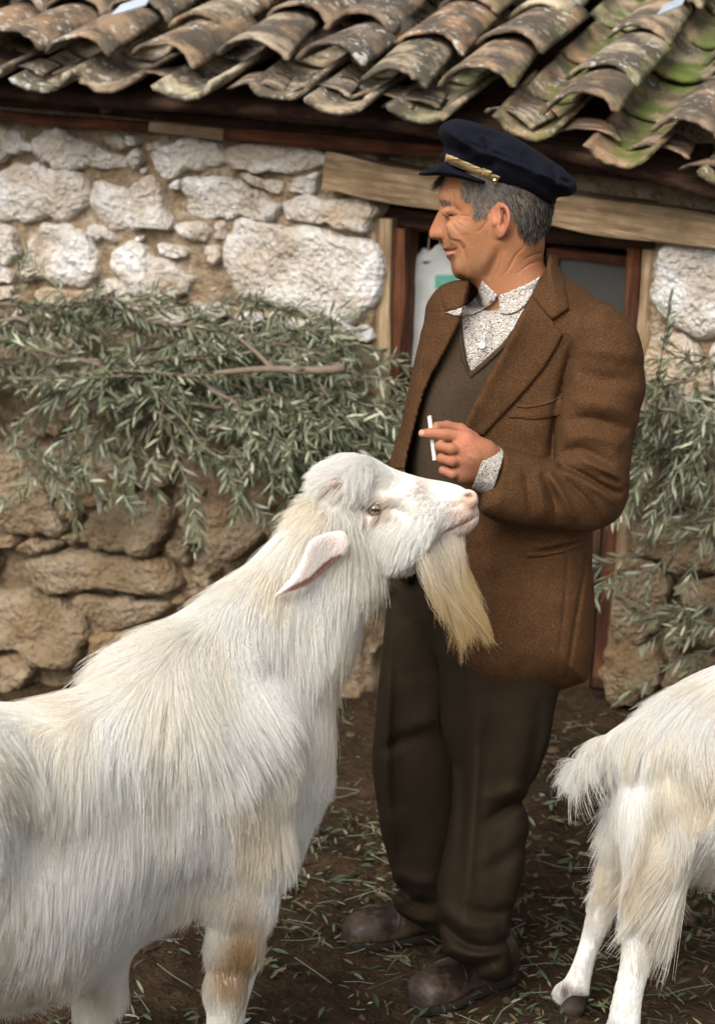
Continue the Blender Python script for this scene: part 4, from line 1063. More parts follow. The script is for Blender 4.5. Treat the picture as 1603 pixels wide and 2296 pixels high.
# ---- trousers
def build_trousers():
    v = Vol(815, 1290, 1280, 2245, -.22, .24, .0046, MY, 1090)
    far = spline([(850,1290),(862,1345),(860,1430),(848,1520),(840,1620),(838,1700),(846,1790),(858,1870),(874,1940),(890,1985),(884,2012),(888,2032),(915,2052),(960,2085),(1005,2110),(1030,2050),(1040,1960),(1045,1850),(1045,1700),(1050,1500),(1060,1290)], 4, True)
    near = spline([(965,1290),(978,1400),(986,1470),(990,1560),(996,1640),(1010,1705),(1013,1790),(1002,1880),(988,1960),(979,2030),(984,2075),(992,2112),(1000,2138),(1040,2166),(1085,2190),(1128,2196),(1140,2150),(1142,2100),(1152,2040),(1168,1975),(1182,1910),(1187,1850),(1180,1790),(1206,1735),(1236,1640),(1258,1540),(1275,1400),(1290,1290)], 4, True)
    # shin slants forward towards the shoes: far leg stands back, near leg comes forward
    wf = -.085 - .055*sstep(1700, 2100, v.Y2); wn = .045 + .055*sstep(1700, 2150, v.Y2)
    v.F = v.shape(far, wf, .088, .082, 2.2)
    v.add(v.shape(near, wn, .100, .095, 2.2), .012)
    v.add(v.ell((1070, 1330, -.02), (.15, .14, .13)), .04)
    S_ = lambda pts, a, s: v.stroke(spline(pts, 5), a, s)
    D = S_([(1075,1560),(1068,1700),(1062,1800),(1050,1950),(1042,2090)], .012, 16) + S_([(1110,1600),(1120,1750),(1120,1900),(1100,2060)], -.006, 26)
    D = D + S_([(1045,1500),(1030,1650),(1040,1800),(1030,1950)], -.006, 14)
    D = D + S_([(1180,1795),(1130,1815),(1085,1850)], -.012, 13) + S_([(1185,1760),(1140,1775),(1080,1790)], .009, 16)
    D = D + S_([(990,2060),(1040,2110),(1100,2125),(1142,2100)], -.014, 12) + S_([(984,2020),(1040,2070),(1120,2080)], .010, 18) + S_([(990,2150),(1050,2170),(1130,2150)], -.010, 12) + S_([(1000,2125),(1060,2140),(1130,2128)], .008, 12)
    D = D + S_([(1190,1870),(1130,1930),(1060,1960)], -.006, 18)+S_([(1150,2030),(1100,2050),(1040,2030)], -.008, 14)+S_([(1210,1560),(1200,1680),(1165,1790)], -.006, 15)
    D = D + S_([(880,1350),(872,1500),(865,1650),(868,1800),(885,1950)], .010, 14) + S_([(900,1640),(950,1620),(985,1600)], .006, 20)+S_([(850,1690),(900,1660),(960,1640)], -.007, 16)
    D = D + S_([(890,1985),(930,2020),(985,2030)], -.014, 13) + S_([(880,1950),(930,1975),(980,1980)], .009, 16)+S_([(885,2040),(930,2060),(980,2065)], .006, 10)
    D = D + S_([(910,1500),(905,1650),(915,1800),(930,1950)], -.006, 22)
    P3 = np.stack([v.X2/1090, v.Y2/1090, 0*v.X2], -1); D = D*1.6 + vnoise(P3, 9, 41, 2)*.006 + vnoise(P3, 26, 43, 2)*.0016
    v.relief(D, np.where(v.X2 < 990, wf-.02, wn-.03), .03)
    V, Q, P = v.mesh(2); return obj('trousers', mesh_from('trousers', V, Q), M_TROUSER, person, loc=tuple(V.mean(0)))
build_trousers()

# ---- shoes
M_LEATHER = (lambda t: (t.bump(t.noise(t.coord(), 60, 4), .35, .004), t.fin(t.mix(t.ramp(t.noise(t.coord(), 14, 5, .7), [(.42, 0), (.62, 1)]), (.016, .009, .0065), t.mix(t.noise(t.coord(), 40, 3), (.04, .026, .018), (.15, .105, .07))), .5, .4))[1])(NT('worn_brown_leather'))
M_SOLE = m_flat('shoe_sole', (.02, .014, .010), .9)
M_LACE = m_flat('lace', (.018, .014, .012), .8); M_EYE = m_flat('eyelet', (.45, .43, .4), .3, 20, .1, 0, .6)
def shoe(toe_px, heel_px, wmid, label, face):
    """blunt laced work shoe from toe to heel, sole on the ground"""
    A = on_z(*toe_px, .0); B = on_z(*heel_px, .0); d = B-A; L = .285; d[2] = 0; d /= np.linalg.norm(d); up = np.array([0, 0, 1.0]); sd_ = np.cross(up, d)
    zg = float(ground_z(A[0], A[1]))
    def loft(secs, nseg=22):
        V = []
        for (t, hw, z0, z1, sq, off) in secs:
            for k in range(nseg):
                a = 2*math.pi*k/nseg; ca, sa = math.cos(a), math.sin(a)
                s2 = sq if sa > 0 else .38; x = math.copysign(abs(ca)**s2, ca)*hw; z = (z0+z1)/2 + math.copysign(abs(sa)**s2, sa)*(z1-z0)/2
                if sa > 0: x *= 1-.28*sa
                V.append(A + d*(t*L) + sd_*(x+off) + up*(z+zg))
        n = len(secs); F = []
        for i in range(n-1):
            for k in range(nseg): F.append((i*nseg+k, i*nseg+(k+1) % nseg, (i+1)*nseg+(k+1) % nseg, (i+1)*nseg+k))
        F.append(tuple(range(nseg-1, -1, -1))); F.append(tuple((n-1)*nseg+k for k in range(nseg)))
        return np.array(V), F
    root = bpy.data.objects.new('shoe', None); COL.objects.link(root); root.parent = person; root.location = Vector(A)-Vector(person.location); root['label'] = label
    up_ = [(0.0, .012, .016, .036, 1, 0), (.015, .028, .013, .050, .8, 0), (.05, .040, .012, .060, .75, 0), (.12, .047, .012, .067, .72, 0), (.22, .050, .012, .071, .72, 0), (.32, .049, .012, .074, .75, 0), (.42, .045, .012, .083, .8, 0), (.52, .041, .012, .098, .85, 0), (.64, .038, .012, .112, .9, 0), (.80, .037, .012, .118, .9, 0), (.92, .036, .012, .112, .9, 0), (.985, .030, .014, .100, .9, 0), (1.0, .018, .02, .08, 1, 0)]
    V, F = loft(up_); V = V + vnoise(V, 22, 5, 2)[:, None]*.0025; 
    u = obj('upper', mesh_from('upper', V, F), M_LEATHER, root, loc=tuple(A))
    so_ = [(-.012, .018, -.006, .026, .8, 0), (.02, .034, -.008, .026, .7, 0), (.08, .043, -.008, .025, .65, 0), (.2, .0515, -.008, .024, .65, 0), (.35, .050, -.008, .024, .65, 0), (.5, .044, -.004, .024, .65, 0), (.66, .041, -.008, .026, .65, 0), (.85, .040, -.008, .026, .65, 0), (.98, .034, -.008, .026, .7, 0), (1.012, .020, -.006, .024, .8, 0)]
    V, F = loft(so_); obj('sole', mesh_from('sole', V, F), M_SOLE, root, loc=tuple(A))
    # toe-cap welt, quarters and laces
    def arc(t, hw, z, lift, r, name, mat, a0=8, a1=172, dt=0.0):
        pts = []
        for a in np.radians(np.linspace(a0, a1, 12)):
            x = math.copysign(abs(math.cos(a))**.75, math.cos(a))*hw*(1-.28*math.sin(a)); pts.append(A + d*((t+dt*math.sin(a))*L) + sd_*x + up*(.012+(z-.012)/2+abs(math.sin(a))**.75*(z-.012)/2+lift+zg))
        V, F = tube(np.array(pts), r, r, 6); obj(name, mesh_from(name, V, F), mat, u, loc=tuple(A))
    arc(.36, .0475, .0765, .0005, .0032, 'vamp_seam', M_LEATHER, 5, 175, .05)
    for t, z in ((.44, .0865), (.50, .095)): arc(t, .0435, z, .002, .0018, 'lace', M_LACE, 55, 125)
    for a, t in ((58, .46), (58, .52), (122, .46), (122, .52)):
        z = np.interp(t, [.42, .52, .64], [.083, .098, .112]); x = math.cos(math.radians(a))*.043*.75
        c = A + d*(t*L)+sd_*x+up*(z*.97+zg); th = np.linspace(0, 6.283, 9); pts = np.array([c+d*math.cos(q)*.0032+sd_*math.sin(q)*.0032 for q in th]); V, F = tube(pts, .0011, .0011, 5); obj('eyelet', mesh_from('eyelet', V, F), M_EYE, u, loc=tuple(A))
shoe((928, 2262), (1078, 2208), 0, 'scuffed brown work shoe with metal eyelets', 1)
shoe((772, 2118), (960, 2096), 0, 'muddy brown work shoe standing further back', 1)
# ---- shirt (under everything), vest, jacket
tsx = NT('printed_cotton'); vv = tsx.coord(); na = tsx.noise(vv, 88, 1, .4, .8); 
band = tsx.math('SINE', tsx.math('MULTIPLY', na, 55.0))
rr = tsx.ramp(tsx.math('ADD', tsx.math('MULTIPLY', band, .5), .5), [(.40, 0), (.56, 1)])
tsx.bump(tsx.noise(vv, 60, 3), .2, .003)
M_SHIRT = tsx.fin(tsx.mix(rr, (.17, .125, .09), (.56, .54, .51)), .85, .2)
TORSO = [(1010,676),(985,690),(965,740),(950,810),(930,880),(915,950),(905,1050),(900,1200),(905,1250),(1000,1296),(1200,1300),(1300,1290),(1310,1200),(1320,1000),(1330,800),(1310,720),(1262,668),(1212,636),(1170,652),(1128,674),(1100,690),(1056,690)]
def build_shirt():
    v = Vol(880, 1360, 590, 1430, -.16, .17, .0050, MY)
    v.F = v.shape(spline(TORSO, 3, True), 0.0-.00*v.X2, .118, .10, 2.2)
    # chest turns away towards the near arm; hollow at the throat
    S_ = lambda pts, a, s: v.stroke(spline(pts, 5), a, s)
    D = S_([(1100,700),(1085,760),(1060,830)], .005, 10)+S_([(1080,720),(1062,780)], -.005, 7)+S_([(1125,705),(1105,770)], -.004, 8)
    D = D - .02*sstep(1000, 880, v.X2)
    v.relief(D, .0, .03)
    V, Q, P = v.mesh(2); return V, Q
SV, SQ = build_shirt()
shirt = obj('shirt', mesh_from('shirt', SV, SQ), M_SHIRT, person, loc=tuple(SV.mean(0)))
b_shirt = bvh_of(SV, SQ)
VEST = [(1012,705),(1032,708),(1038,760),(1044,800),(1053,836),(1082,812),(1125,772),(1156,730),(1185,720),(1180,900),(1170,1316),(890,1316),(890,1050),(915,970),(940,890),(968,810),(990,760)]
V, F, _ = drape([b_shirt], VEST, .007, .002, 6.0, wmap=lambda x, y: .0015*np.sin(y*.05+x*.02))
vest = obj('vest', mesh_from('vest', V, F), M_VEST, person, loc=tuple(V.mean(0)))
RIB = [(1030,706),(1036,716),(1040,765),(1046,802),(1054,834),(1080,812),(1122,774),(1150,740),(1158,748),(1128,786),(1086,826),(1054,852),(1034,806),(1027,765),(1022,712)]
V, F, _ = drape([b_shirt], RIB, .0115, .002, 3.0); obj('neck_ribbing', mesh_from('neck_ribbing', V, F), M_VEST, vest, loc=tuple(V.mean(0)))

OPEN_L = [(1075,600),(1052,650),(1034,705),(1012,760),(985,812),(962,860),(942,915),(926,975),(910,1050),(905,1200),(925,1340),(935,1480),(1000,1530)]
OPEN_R = [(1024,1505),(1010,1440),(1006,1380),(1012,1300),(1028,1200),(1044,1060),(1040,958),(1056,918),(1092,848),(1132,778),(1170,705),(1195,655),(1222,600),(1215,555)]
def build_jacket():
    v = Vol(845, 1475, 535, 1590, -.21, .345, .0042, MY)
    out = spline([(1215,560),(1232,562),(1246,584),(1264,612),(1300,638),(1340,668),(1380,700),(1390,760),(1380,850),(1350,1000),(1330,1150),(1328,1220),(1332,1300),(1335,1390),(1326,1480),(1318,1526),(1290,1536),(1250,1548),(1180,1562),(1120,1566),(1068,1558),(1040,1538),(1018,1510),(988,1480),(962,1400),(930,1325),(888,1292),(868,1215),(862,1120),(868,1045),(890,990),(905,930),(915,870),(932,800),(946,735),(954,695),(966,666),(985,642),(1010,630),(1060,625),(1130,640),(1190,640),(1210,600)], 3, True)
    T = .140 + .012*sstep(1000, 1250, v.Y2); wc = 0.0 + .018*sstep(1250, 1500, v.Y2)
    v.F = v.shape(out, wc, T, .105, 2.3)
    # shoulder
    v.add(v.ell((1330, 760, .03), (.080, .060, .105), .5), .025)
    opening = sd_poly(v.X2, v.Y2, spline(OPEN_L+OPEN_R, 3, True))/v.S
    v.F = np.maximum(v.F, np.minimum(-(opening[..., None]), 10).astype(np.float32)*1.0 + np.where(v.W < -.05, -1.0, 0).astype(np.float32))
    S_ = lambda pts, a, s: v.stroke(spline(pts, 5), a, s)
    # body drape
    D = S_([(1296,770),(1270,870),(1250,970),(1236,1040)], -.030, 14)+S_([(1215,1030),(1180,960),(1150,930)], .006, 22)
    D = D + S_([(1110,1000),(1100,1200),(1085,1400),(1080,1540)], .006, 30)+S_([(1170,1240),(1165,1400),(1175,1550)], -.004, 24)+S_([(1318,1240),(1290,1400),(1268,1545)], -.006, 4)+S_([(1275,1215),(1262,1400),(1240,1545)], -.004, 2.8)
    D = D + S_([(1300,1215),(1240,1232),(1185,1238)], -.006, 4)+S_([(1300,1205),(1240,1220),(1185,1226)], .004, 5)
    D = D + S_([(1030,1510),(1050,1545),(1110,1556),(1180,1552),(1260,1536)], .0015, 3)+S_([(1035,1490),(1060,1532),(1110,1546),(1180,1542),(1260,1526)], -.0018, 2.5)
    D = D + S_([(960,700),(945,790),(925,880),(900,980)], .005, 9)
    v.relief(D, .03, .04)
    # sleeve: upper arm then forearm across the front
    arm = spline([(1292,720),(1320,690),(1362,684),(1404,704),(1434,742),(1446,800),(1448,862),(1439,912),(1426,965),(1417,1020),(1411,1080),(1403,1115),(1386,1150),(1345,1172),(1300,1130),(1256,1060),(1242,990),(1252,910),(1268,830),(1280,770)], 4, True)
    wa = .100 + .040*sstep(800, 1120, v.Y2)
    A = v.shape(arm, wa, .082, .072, 2.2)
    fore = spline([(1245,1036),(1200,1022),(1155,1006),(1116,994),(1106,1034),(1093,1078),(1079,1110),(1082,1148),(1140,1174),(1200,1184),(1260,1188),(1330,1188),(1382,1162),(1406,1110),(1398,1060),(1330,1040)], 4, True)
    wf = .125 + .115*np.clip((1400-v.X2)/320, 0, 1.1)
    B = v.shape(fore, wf, .070-.012*sstep(1250, 1080, v.X2), .060, 2.2)
    arm_ = smin(A, B, .014)
    DA = S_([(1250,1042),(1300,1062),(1350,1090),(1396,1110)], -.013, 8) + S_([(1240,1060),(1290,1095),(1330,1140),(1350,1180)], -.008, 8) + S_([(1262,1050),(1320,1080),(1380,1130)], .008, 9) + S_([(1228,1060),(1262,1110),(1290,1170)], .008, 9)
    DA = DA + S_([(1215,1060),(1240,1110),(1250,1175)], -.007, 8) + S_([(1195,1050),(1215,1110),(1220,1175)], .005, 10) + S_([(1170,1040),(1185,1100),(1190,1170)], -.004, 8)
    DA = DA + S_([(1262,985),(1320,975),(1400,1000)], .007, 14) + S_([(1255,1015),(1310,1010),(1380,1045)], -.008, 11) + S_([(1275,900),(1340,905),(1420,930)], .006, 16) + S_([(1270,945),(1330,940),(1410,965)], -.007, 12)
    DA = DA + S_([(1290,830),(1350,850),(1430,850)], -.005, 15) + S_([(1310,780),(1370,790),(1430,800)], .004, 16) + S_([(1300,1030),(1370,1060),(1405,1090)], .008, 9)
    DA = DA + S_([(1345,1060),(1395,1085)], -.006, 6)+S_([(1140,1015),(1125,1080),(1120,1150)], .003, 8)
    P3 = np.stack([v.X2/1130, v.Y2/1130, 0*v.X2], -1); nz_ = vnoise(P3, 14, 51, 3)*.0040
    arm_ = arm_ - ((DA*1.55+nz_)[..., None]*np.clip((v.W-.08)/.03+.5, 0, 1)).astype(np.float32)
    v.F = smin(v.F - (nz_*.8)[..., None].astype(np.float32), arm_, .004)
    # hollow cuff
    V, Q, P = v.mesh(2); return V, Q
JV, JQ = build_jacket()
jacket = obj('jacket', mesh_from('jacket', JV, JQ), M_TWEED, person, loc=tuple(JV.mean(0)))
b_jack = bvh_of(JV, JQ)
def piece(name, poly, thick, lift, parent, mat, step=4.0, bv=None, sm=True, **k):
    V, F, _ = drape(bv or [b_jack], spline(poly, 4, True) if sm else poly, thick, lift, step, **k)
    return obj(name, mesh_from(name, V, F), mat, parent, loc=tuple(V.mean(0)))
def sharp(pts, n=5):
    """straight-sided outline, resampled"""
    out = []; P = np.array(pts, float)
    for a, b in zip(P, np.roll(P, -1, 0)):
        for t in np.arange(n)/n: out.append(a+(b-a)*t)
    return np.array(out)
LAPEL = [(1192,661),(1215,690),(1238,718),(1262,750),(1248,780),(1222,822),(1190,862),(1158,898),(1120,938),(1083,977),(1060,970),(1040,955),(1055,918),(1090,850),(1130,780),(1168,706)]
piece('lapel', sharp(LAPEL, 3), .0065, .003, jacket, M_TWEED, 4.0, [b_jack, b_shirt], sm=False, wmap=lambda x, y: .010*np.exp(-((x-(1192-(y-661)*.52))/26.0)**2))
COLLAR = [(1222,552),(1232,560),(1248,586),(1264,628),(1270,660),(1276,692),(1256,706),(1238,718),(1214,690),(1192,661),(1211,622),(1228,598)]
piece('collar', sharp(COLLAR, 3), .009, .004, jacket, M_TWEED, 4.0, [b_jack, b_shirt], sm=False)
FARL = [(958,704),(1016,696),(1036,706),(1016,760),(990,806),(966,850),(945,905),(926,980),(908,1050),(884,1050),(900,960),(917,880),(931,800),(947,740)]
piece('lapel', sharp(FARL, 3), .006, .002, jacket, M_TWEED, 4.0, sm=False)
FARC = [(986,644),(1012,634),(1062,628),(1078,634),(1066,662),(1034,690),(1016,695),(1000,699),(990,672)]
piece('collar', sharp(FARC, 3), .008, .003, jacket, M_TWEED, 4.0, sm=False)
piece('breast_pocket', sharp([(1156,906),(1180,909),(1210,905),(1238,897),(1260,886),(1257,930),(1230,937),(1200,940),(1170,938),(1140,936)], 3), .003, .0015, jacket, M_TWEED, 4.0, sm=False)
piece('breast_pocket_welt', sharp([(1156,904),(1180,908),(1210,904),(1238,896),(1261,884),(1262,892),(1238,904),(1210,912),(1180,916),(1158,913)], 2), .006, .002, jacket, M_TWEED, 3.0, sm=False)
piece('pocket_welt', sharp([(1180,1238),(1220,1236),(1262,1228),(1306,1212),(1308,1222),(1264,1238),(1220,1247),(1182,1249)], 2), .005, .002, jacket, M_TWEED, 3.0, sm=False)
# shirt collar, placket button, cuff
piece('shirt_collar', sharp([(1081,628),(1098,645),(1117,661),(1108,675),(1096,686),(1078,697),(1060,704),(1040,708),(1022,708),(998,700),(1034,690),(1056,676),(1072,658)], 3), .004, .010, shirt, M_SHIRT, 3.5, [b_jack, b_shirt, bvh_of(HV, HQ)], sm=False)
piece('shirt_collar', sharp([(1117,662),(1138,655),(1165,643),(1190,632),(1212,619),(1204,640),(1192,661),(1178,684),(1160,698),(1140,704),(1122,702)], 3), .004, .006, shirt, M_SHIRT, 3.5, [b_shirt, bvh_of(HV, HQ)], sm=False)
M_BUTTON = m_flat('white_button', (.68, .69, .70), .3, 20, .05, 0, .5)
def disc(name, px, py, bv, r, th, mat, parent, dome=.35):
    v = ray(px, py); loc, nn, fi, ds = min((b.ray_cast(Vector(CAM), Vector(v)) for b in bv), key=lambda q: q[3] if q[0] is not None else 1e9)
    R = nn.to_track_quat('Z', 'Y').to_matrix() if nn.dot(Vector(v)) < 0 else (-nn).to_track_quat('Z', 'Y').to_matrix()
    V, F = [], []; k = 14
    for rr_, zz in ((1, -.5), (1, .6), (.8, 1.0), (.35, 1.0+dome)):
        for i in range(k): V.append(loc + R @ Vector((r*rr_*math.cos(6.283*i/k), r*rr_*math.sin(6.283*i/k), th*zz)))
    for a in range(3):
        for i in range(k): F.append((a*k+i, a*k+(i+1) % k, (a+1)*k+(i+1) % k, (a+1)*k+i))
    F.append(tuple(3*k+i for i in range(k))); return obj(name, mesh_from(name, np.array(V), F), mat, parent, loc=tuple(loc))
disc('button', 1081, 774, [b_shirt], .0072, .0035, M_BUTTON, shirt, -.4)
def build_cuff():
    v = Vol(1030, 1165, 960, 1135, .16, .33, .0024, MY)
    a_, b_ = (1040, 1024, .250), (1150, 1078, .232)
    band_ = v.sd2(sharp([(1099,976),(1134,994),(1124,1046),(1110,1086),(1096,1122),(1052,1106),(1067,1070),(1082,1030)], 3))[..., None].astype(np.float32)
    v.F = np.maximum(np.maximum(v.cap(a_, b_, .0490), -v.cap(a_, b_, .0425)), band_)
    v.relief(np.sin((v.X2*.9+v.Y2*.36)*.9)*.0005, .2, .05)
    V, Q, P = v.mesh(1); return obj('shirt_cuff', mesh_from('shirt_cuff', V, Q), M_SHIRT, shirt, loc=tuple(V.mean(0)))
build_cuff()

# ---- cap
def build_cap():
    v = Vol(925, 1310, 255, 475, -.16, .16, .0030, MY)
    band = spline([(997,338),(992,364),(1040,391),(1085,409),(1160,433),(1238,461),(1247,442),(1250,420),(1190,370),(1080,320)], 4, True)
    crown = spline([(987,312),(983,296),(990,279),(1010,270),(1032,268),(1080,279),(1120,294),(1160,311),(1196,332),(1226,351),(1262,378),(1288,405),(1294,422),(1284,437),(1262,441),(1225,432),(1170,413),(1110,390),(1050,365),(1008,345)], 4, True)
    v.F = v.shape(band, 0.0, .099, .050, 2.6)
    v.add(v.shape(crown, 0.0, .128, .045, 2.0), .014)
    S_ = lambda pts, a, s: v.stroke(spline(zf(pts), 5), a, s)
    D = S_([(375,90),(430,140),(540,215),(700,290),(860,345),(1000,400),(1180,470),(1350,540),(1480,600)], -.0022, 2.2)+S_([(430,170),(560,250),(700,320),(1000,430),(1330,560)], .002, 6)
    D = D + S_([(700,200),(760,260),(740,310)], -.006, 7)+S_([(600,330),(700,360),(780,420)], .006, 12)+S_([(820,230),(900,250),(1000,300)], .004, 9)+S_([(640,140),(760,180),(900,215)], -.004, 7)+S_([(1050,330),(1150,420),(1170,520)], -.004, 12)+S_([(1300,440),(1340,540),(1360,600)], -.005, 8)+S_([(1380,560),(1470,600)], -.004, 5)+S_([(500,380),(650,420),(820,470)], -.004, 14)
    P3 = np.stack([v.X2/1130, v.Y2/1130, 0*v.X2], -1); D = D + vnoise(P3, 20, 61, 2)*.0022
    v.relief(D, .0, .03)
    V, Q, P = v.mesh(2); cap_ = obj('cap', mesh_from('cap', V, Q), M_NAVY, person, loc=tuple(V.mean(0)))
    u = Vol(925, 1110, 350, 425, -.13, .13, .0024, MY)
    Tv = .108*np.sqrt(np.clip(1-((1062-u.X2)/124)**2, .004, 1))
    lift = 0
    vis = spline([(1000,360),(976,374),(955,382),(939,388),(940,392),(955,394),(985,394),(1020,399),(1050,406),(1080,413),(1092,406),(1060,392),(1020,376)], 4, True)
    u.F = u.shape(vis, 0.0, Tv, .010, 3.0); V2, Q2, P2 = u.mesh(2); obj('visor', mesh_from('visor', V2, Q2), M_NAVY, cap_, loc=tuple(V2.mean(0)))
    bc = bvh_of(V, Q)
    gt = NT('gold_braid'); mp = gt.n('Mapping'); gt.put(mp.inputs['Vector'], gt.coord()); mp.inputs['Rotation'].default_value = (0, math.radians(-27), 0); mp.inputs['Scale'].default_value = (1, 1, 14)
    gn = gt.noise(mp.outputs[0], 40, 2); M_GOLD = gt.fin(gt.ramp(gn, [(.35, (.16, .095, .035)), (.5, (.34, .235, .105)), (.65, (.55, .42, .22))]), .5, .5); gt.bump(gn, .4, .002)
    strap = piece('strap', sharp([(1001,344),(996,363),(1036,380),(1077,397),(1084,379),(1042,361)], 3), .003, .002, cap_, M_GOLD, 2.5, [bc], sm=False)
    piece('strap_slide', sharp([(1083,376),(1104,384),(1099,396),(1093,407),(1077,399)], 3), .0055, .002, cap_, M_GOLD, 2.5, [bc], sm=False)
    piece('strap_tab', sharp([(1100,388),(1122,396),(1113,414),(1096,405)], 3), .002, .002, cap_, M_GOLD, 2.5, [bc], sm=False)
    bm = NT('brass_button'); bm.b.inputs['Metallic'].default_value = 1.0; M_BRASS = bm.fin((.75, .60, .34), .22, .5)
    loc, nn, fi, ds = bc.ray_cast(Vector(CAM), Vector(ray(1111, 401))); V3 = []; k = 14; F3 = []
    R = nn.to_track_quat('Z', 'Y').to_matrix() if nn.dot(Vector(ray(1111, 401))) < 0 else (-nn).to_track_quat('Z', 'Y').to_matrix()
    for a in np.linspace(0, 1.45, 6):
        for i in range(k): V3.append(loc + R @ Vector((.0062*math.cos(a)*math.cos(6.283*i/k), .0062*math.cos(a)*math.sin(6.283*i/k), .004+.0062*math.sin(a))))
    for a in range(5):
        for i in range(k): F3.append((a*k+i, a*k+(i+1) % k, (a+1)*k+(i+1) % k, (a+1)*k+i))
    F3.append(tuple(5*k+i for i in range(k))); obj('cap_button', mesh_from('cap_button', np.array(V3), F3), M_BRASS, cap_, loc=tuple(loc))
build_cap()

# ---- hair on the head
def build_man_hair():
    rg = np.random.default_rng(3)
    reg = HAIRREG
    def dens(x, y, w):
        d = sd_poly(x, y, reg); return np.where(np.abs(w) > .012, sstep(6, -6, d), sstep(6, -6, d)*(x > 1150))
    G = [zf([(600,700)])[0]+(-.25, 1, .013, .25), zf([(660,820)])[0]+(-.1, 1, .012, .2), zf([(750,700)])[0]+(.35, 1, .016, .25), zf([(900,720)])[0]+(.6, .8, .018, .25), zf([(1050,850)])[0]+(.45, .9, .022, .25), zf([(1200,850)])[0]+(.2, 1, .022, .2), zf([(1150,1000)])[0]+(-.15, 1, .016, .15), zf([(1260,900)])[0]+(-.1, 1, .018, .15)]
    P, root, nrm, px, L = grow(HV, HQ, HP, 20000, G, rg, dens, k=5, wave=.35, wscale=60, clump=.55, nclump=1100, frizz=.2, sag=.1, lenr=(.4, .8))
    g = rg.random(len(L)); pale = np.clip(.75-(px[:, 0]-1040)/330 + (500-px[:, 1])/300, .12, .8)
    c = np.where((g < pale)[:, None], np.array([.32, .295, .26]), np.array([.06, .044, .032]))*rg.uniform(.7, 1.25, (len(L), 1))
    hair_obj('hair', P, .00028, c, M_HAIR, person, tuple(on_y(1150, 450, MY)))
    # brow and forelock under the visor
    def dens2(x, y, w): return np.exp(-(seg_dist(x, y, zf([(335,745),(370,735),(420,760)]))[0]/4)**2)*(np.abs(w) > .01)
    P, root, nrm, px, L = grow(HV, HQ, HP, 260, [(985, 450, .8, .4, .009, .3), (1000, 452, .8, .5, .009, .3)], rg, dens2, k=4, wave=.2, clump=.2, nclump=30, frizz=.2)
    hair_obj('eyebrow', P, .00022, np.tile([.16, .13, .11], (len(L), 1)), M_HAIR, person, tuple(on_y(1000, 450, MY)))
    def dens3(x, y, w): return np.exp(-((x-992)/7)**2-((y-395)/8)**2)
    P, root, nrm, px, L = grow(HV, HQ, HP, 260, [(990, 395, -.6, .8, .020, .5), (1000, 400, -.4, .9, .02, .5)], rg, dens3, k=5, wave=.3, clump=.5, nclump=20, frizz=.25)
    hair_obj('forelock', P, .00028, np.tile([.05, .035, .025], (len(L), 1)), M_HAIR, person, tuple(on_y(992, 395, MY)))
build_man_hair()

# ---- cigarette between thumb and fingers
a = on_y(963, 933, MY-.268); b = on_y(974.8, 1030, MY-.262)
V, F = tube(np.array([a, a+(b-a)*.02, (a+b)/2, b-(b-a)*.02, b]), .0041, .0041, 14)
tag(obj('cigarette', mesh_from('cigarette', V, F), m_flat('cigarette_paper', (.80, .80, .79), .7, 30, .04, 0), None, loc=tuple((a+b)/2)), 'unlit white cigarette held in the fingers of the man', 'cigarette')
# ---------------------------------------------------------------- goats
tg = NT('goat_skin'); gcol = tg.attr('col'); tg.bump(tg.noise(tg.coord(), 120, 3), .3, .002); M_GSKIN = tg.fin(gcol, .7, .25)
M_HOOF = m_flat('hoof_horn', (.045, .034, .026), .6, 30, .3)
WHITE = np.array([.94, .93, .90])
GB = on_z(480, 2600); GB_Y = 3.70
goat = thing('goat', 'large white billy goat with a long tawny beard raising its muzzle to the man', 'goat', (float(GB[0]), 3.66, 0.0))
def wc1(x): return np.interp(x, [-400, -100, 200, 450, 700, 850, 1090], [.56, .40, .22, .06, -.06, -.13, -.17])
S1 = 1290.0
def leg_down(pts, rs, Y0, k=10):
    """lower leg from photo points (px,py,w), finished straight down on to the ground"""
    P = [on_y(x, y, Y0-w) for x, y, w in pts]; foot = P[-1].copy(); g = float(ground_z(foot[0], foot[1])); foot2 = foot.copy(); foot2[2] = g+.035
    P = np.array(P+[(foot+foot2)/2, foot2]); n = len(P)
    d = np.gradient(P, axis=0); d /= np.linalg.norm(d, axis=1)[:, None]; a = np.cross(d, [0.1, .99, 0]); a /= np.linalg.norm(a, axis=1)[:, None]; b = np.cross(d, a)
    rs = list(rs)+[rs[-1]*.95, rs[-1]*1.15]; V = []
    for i in range(n):
        for j in range(k): V.append(P[i]+(a[i]*math.cos(6.283*j/k)+b[i]*math.sin(6.283*j/k))*rs[i])
    F = [(i*k+j, i*k+(j+1) % k, (i+1)*k+(j+1) % k, (i+1)*k+j) for i in range(n-1) for j in range(k)]
    return np.array(V), np.array(F), foot2, g
def hoof(foot, g, parent, fx=.03, r=.026):
    """cloven hoof under a lower leg"""
    V, F = [], []; k = 8
    for s in (-1, 1):
        o = len(V)
        for z, rr, dx in ((.045, .8, -.2), (.022, 1.0, .1), (-.004, 1.12, .35)):
            for j in range(k): V.append((foot[0]+fx*dx+r*.95*rr*math.cos(6.283*j/k), foot[1]+s*r*.55+r*.52*rr*math.sin(6.283*j/k), g+z))
        for a in range(2):
            for j in range(k): F.append((o+a*k+j, o+a*k+(j+1) % k, o+(a+1)*k+(j+1) % k, o+(a+1)*k+j))
        F.append(tuple(o+j for j in range(k))); F.append(tuple(o+2*k+j for j in range(k)))
    obj('hoof', mesh_from('hoof', np.array(V), F), M_HOOF, parent, loc=tuple(foot))

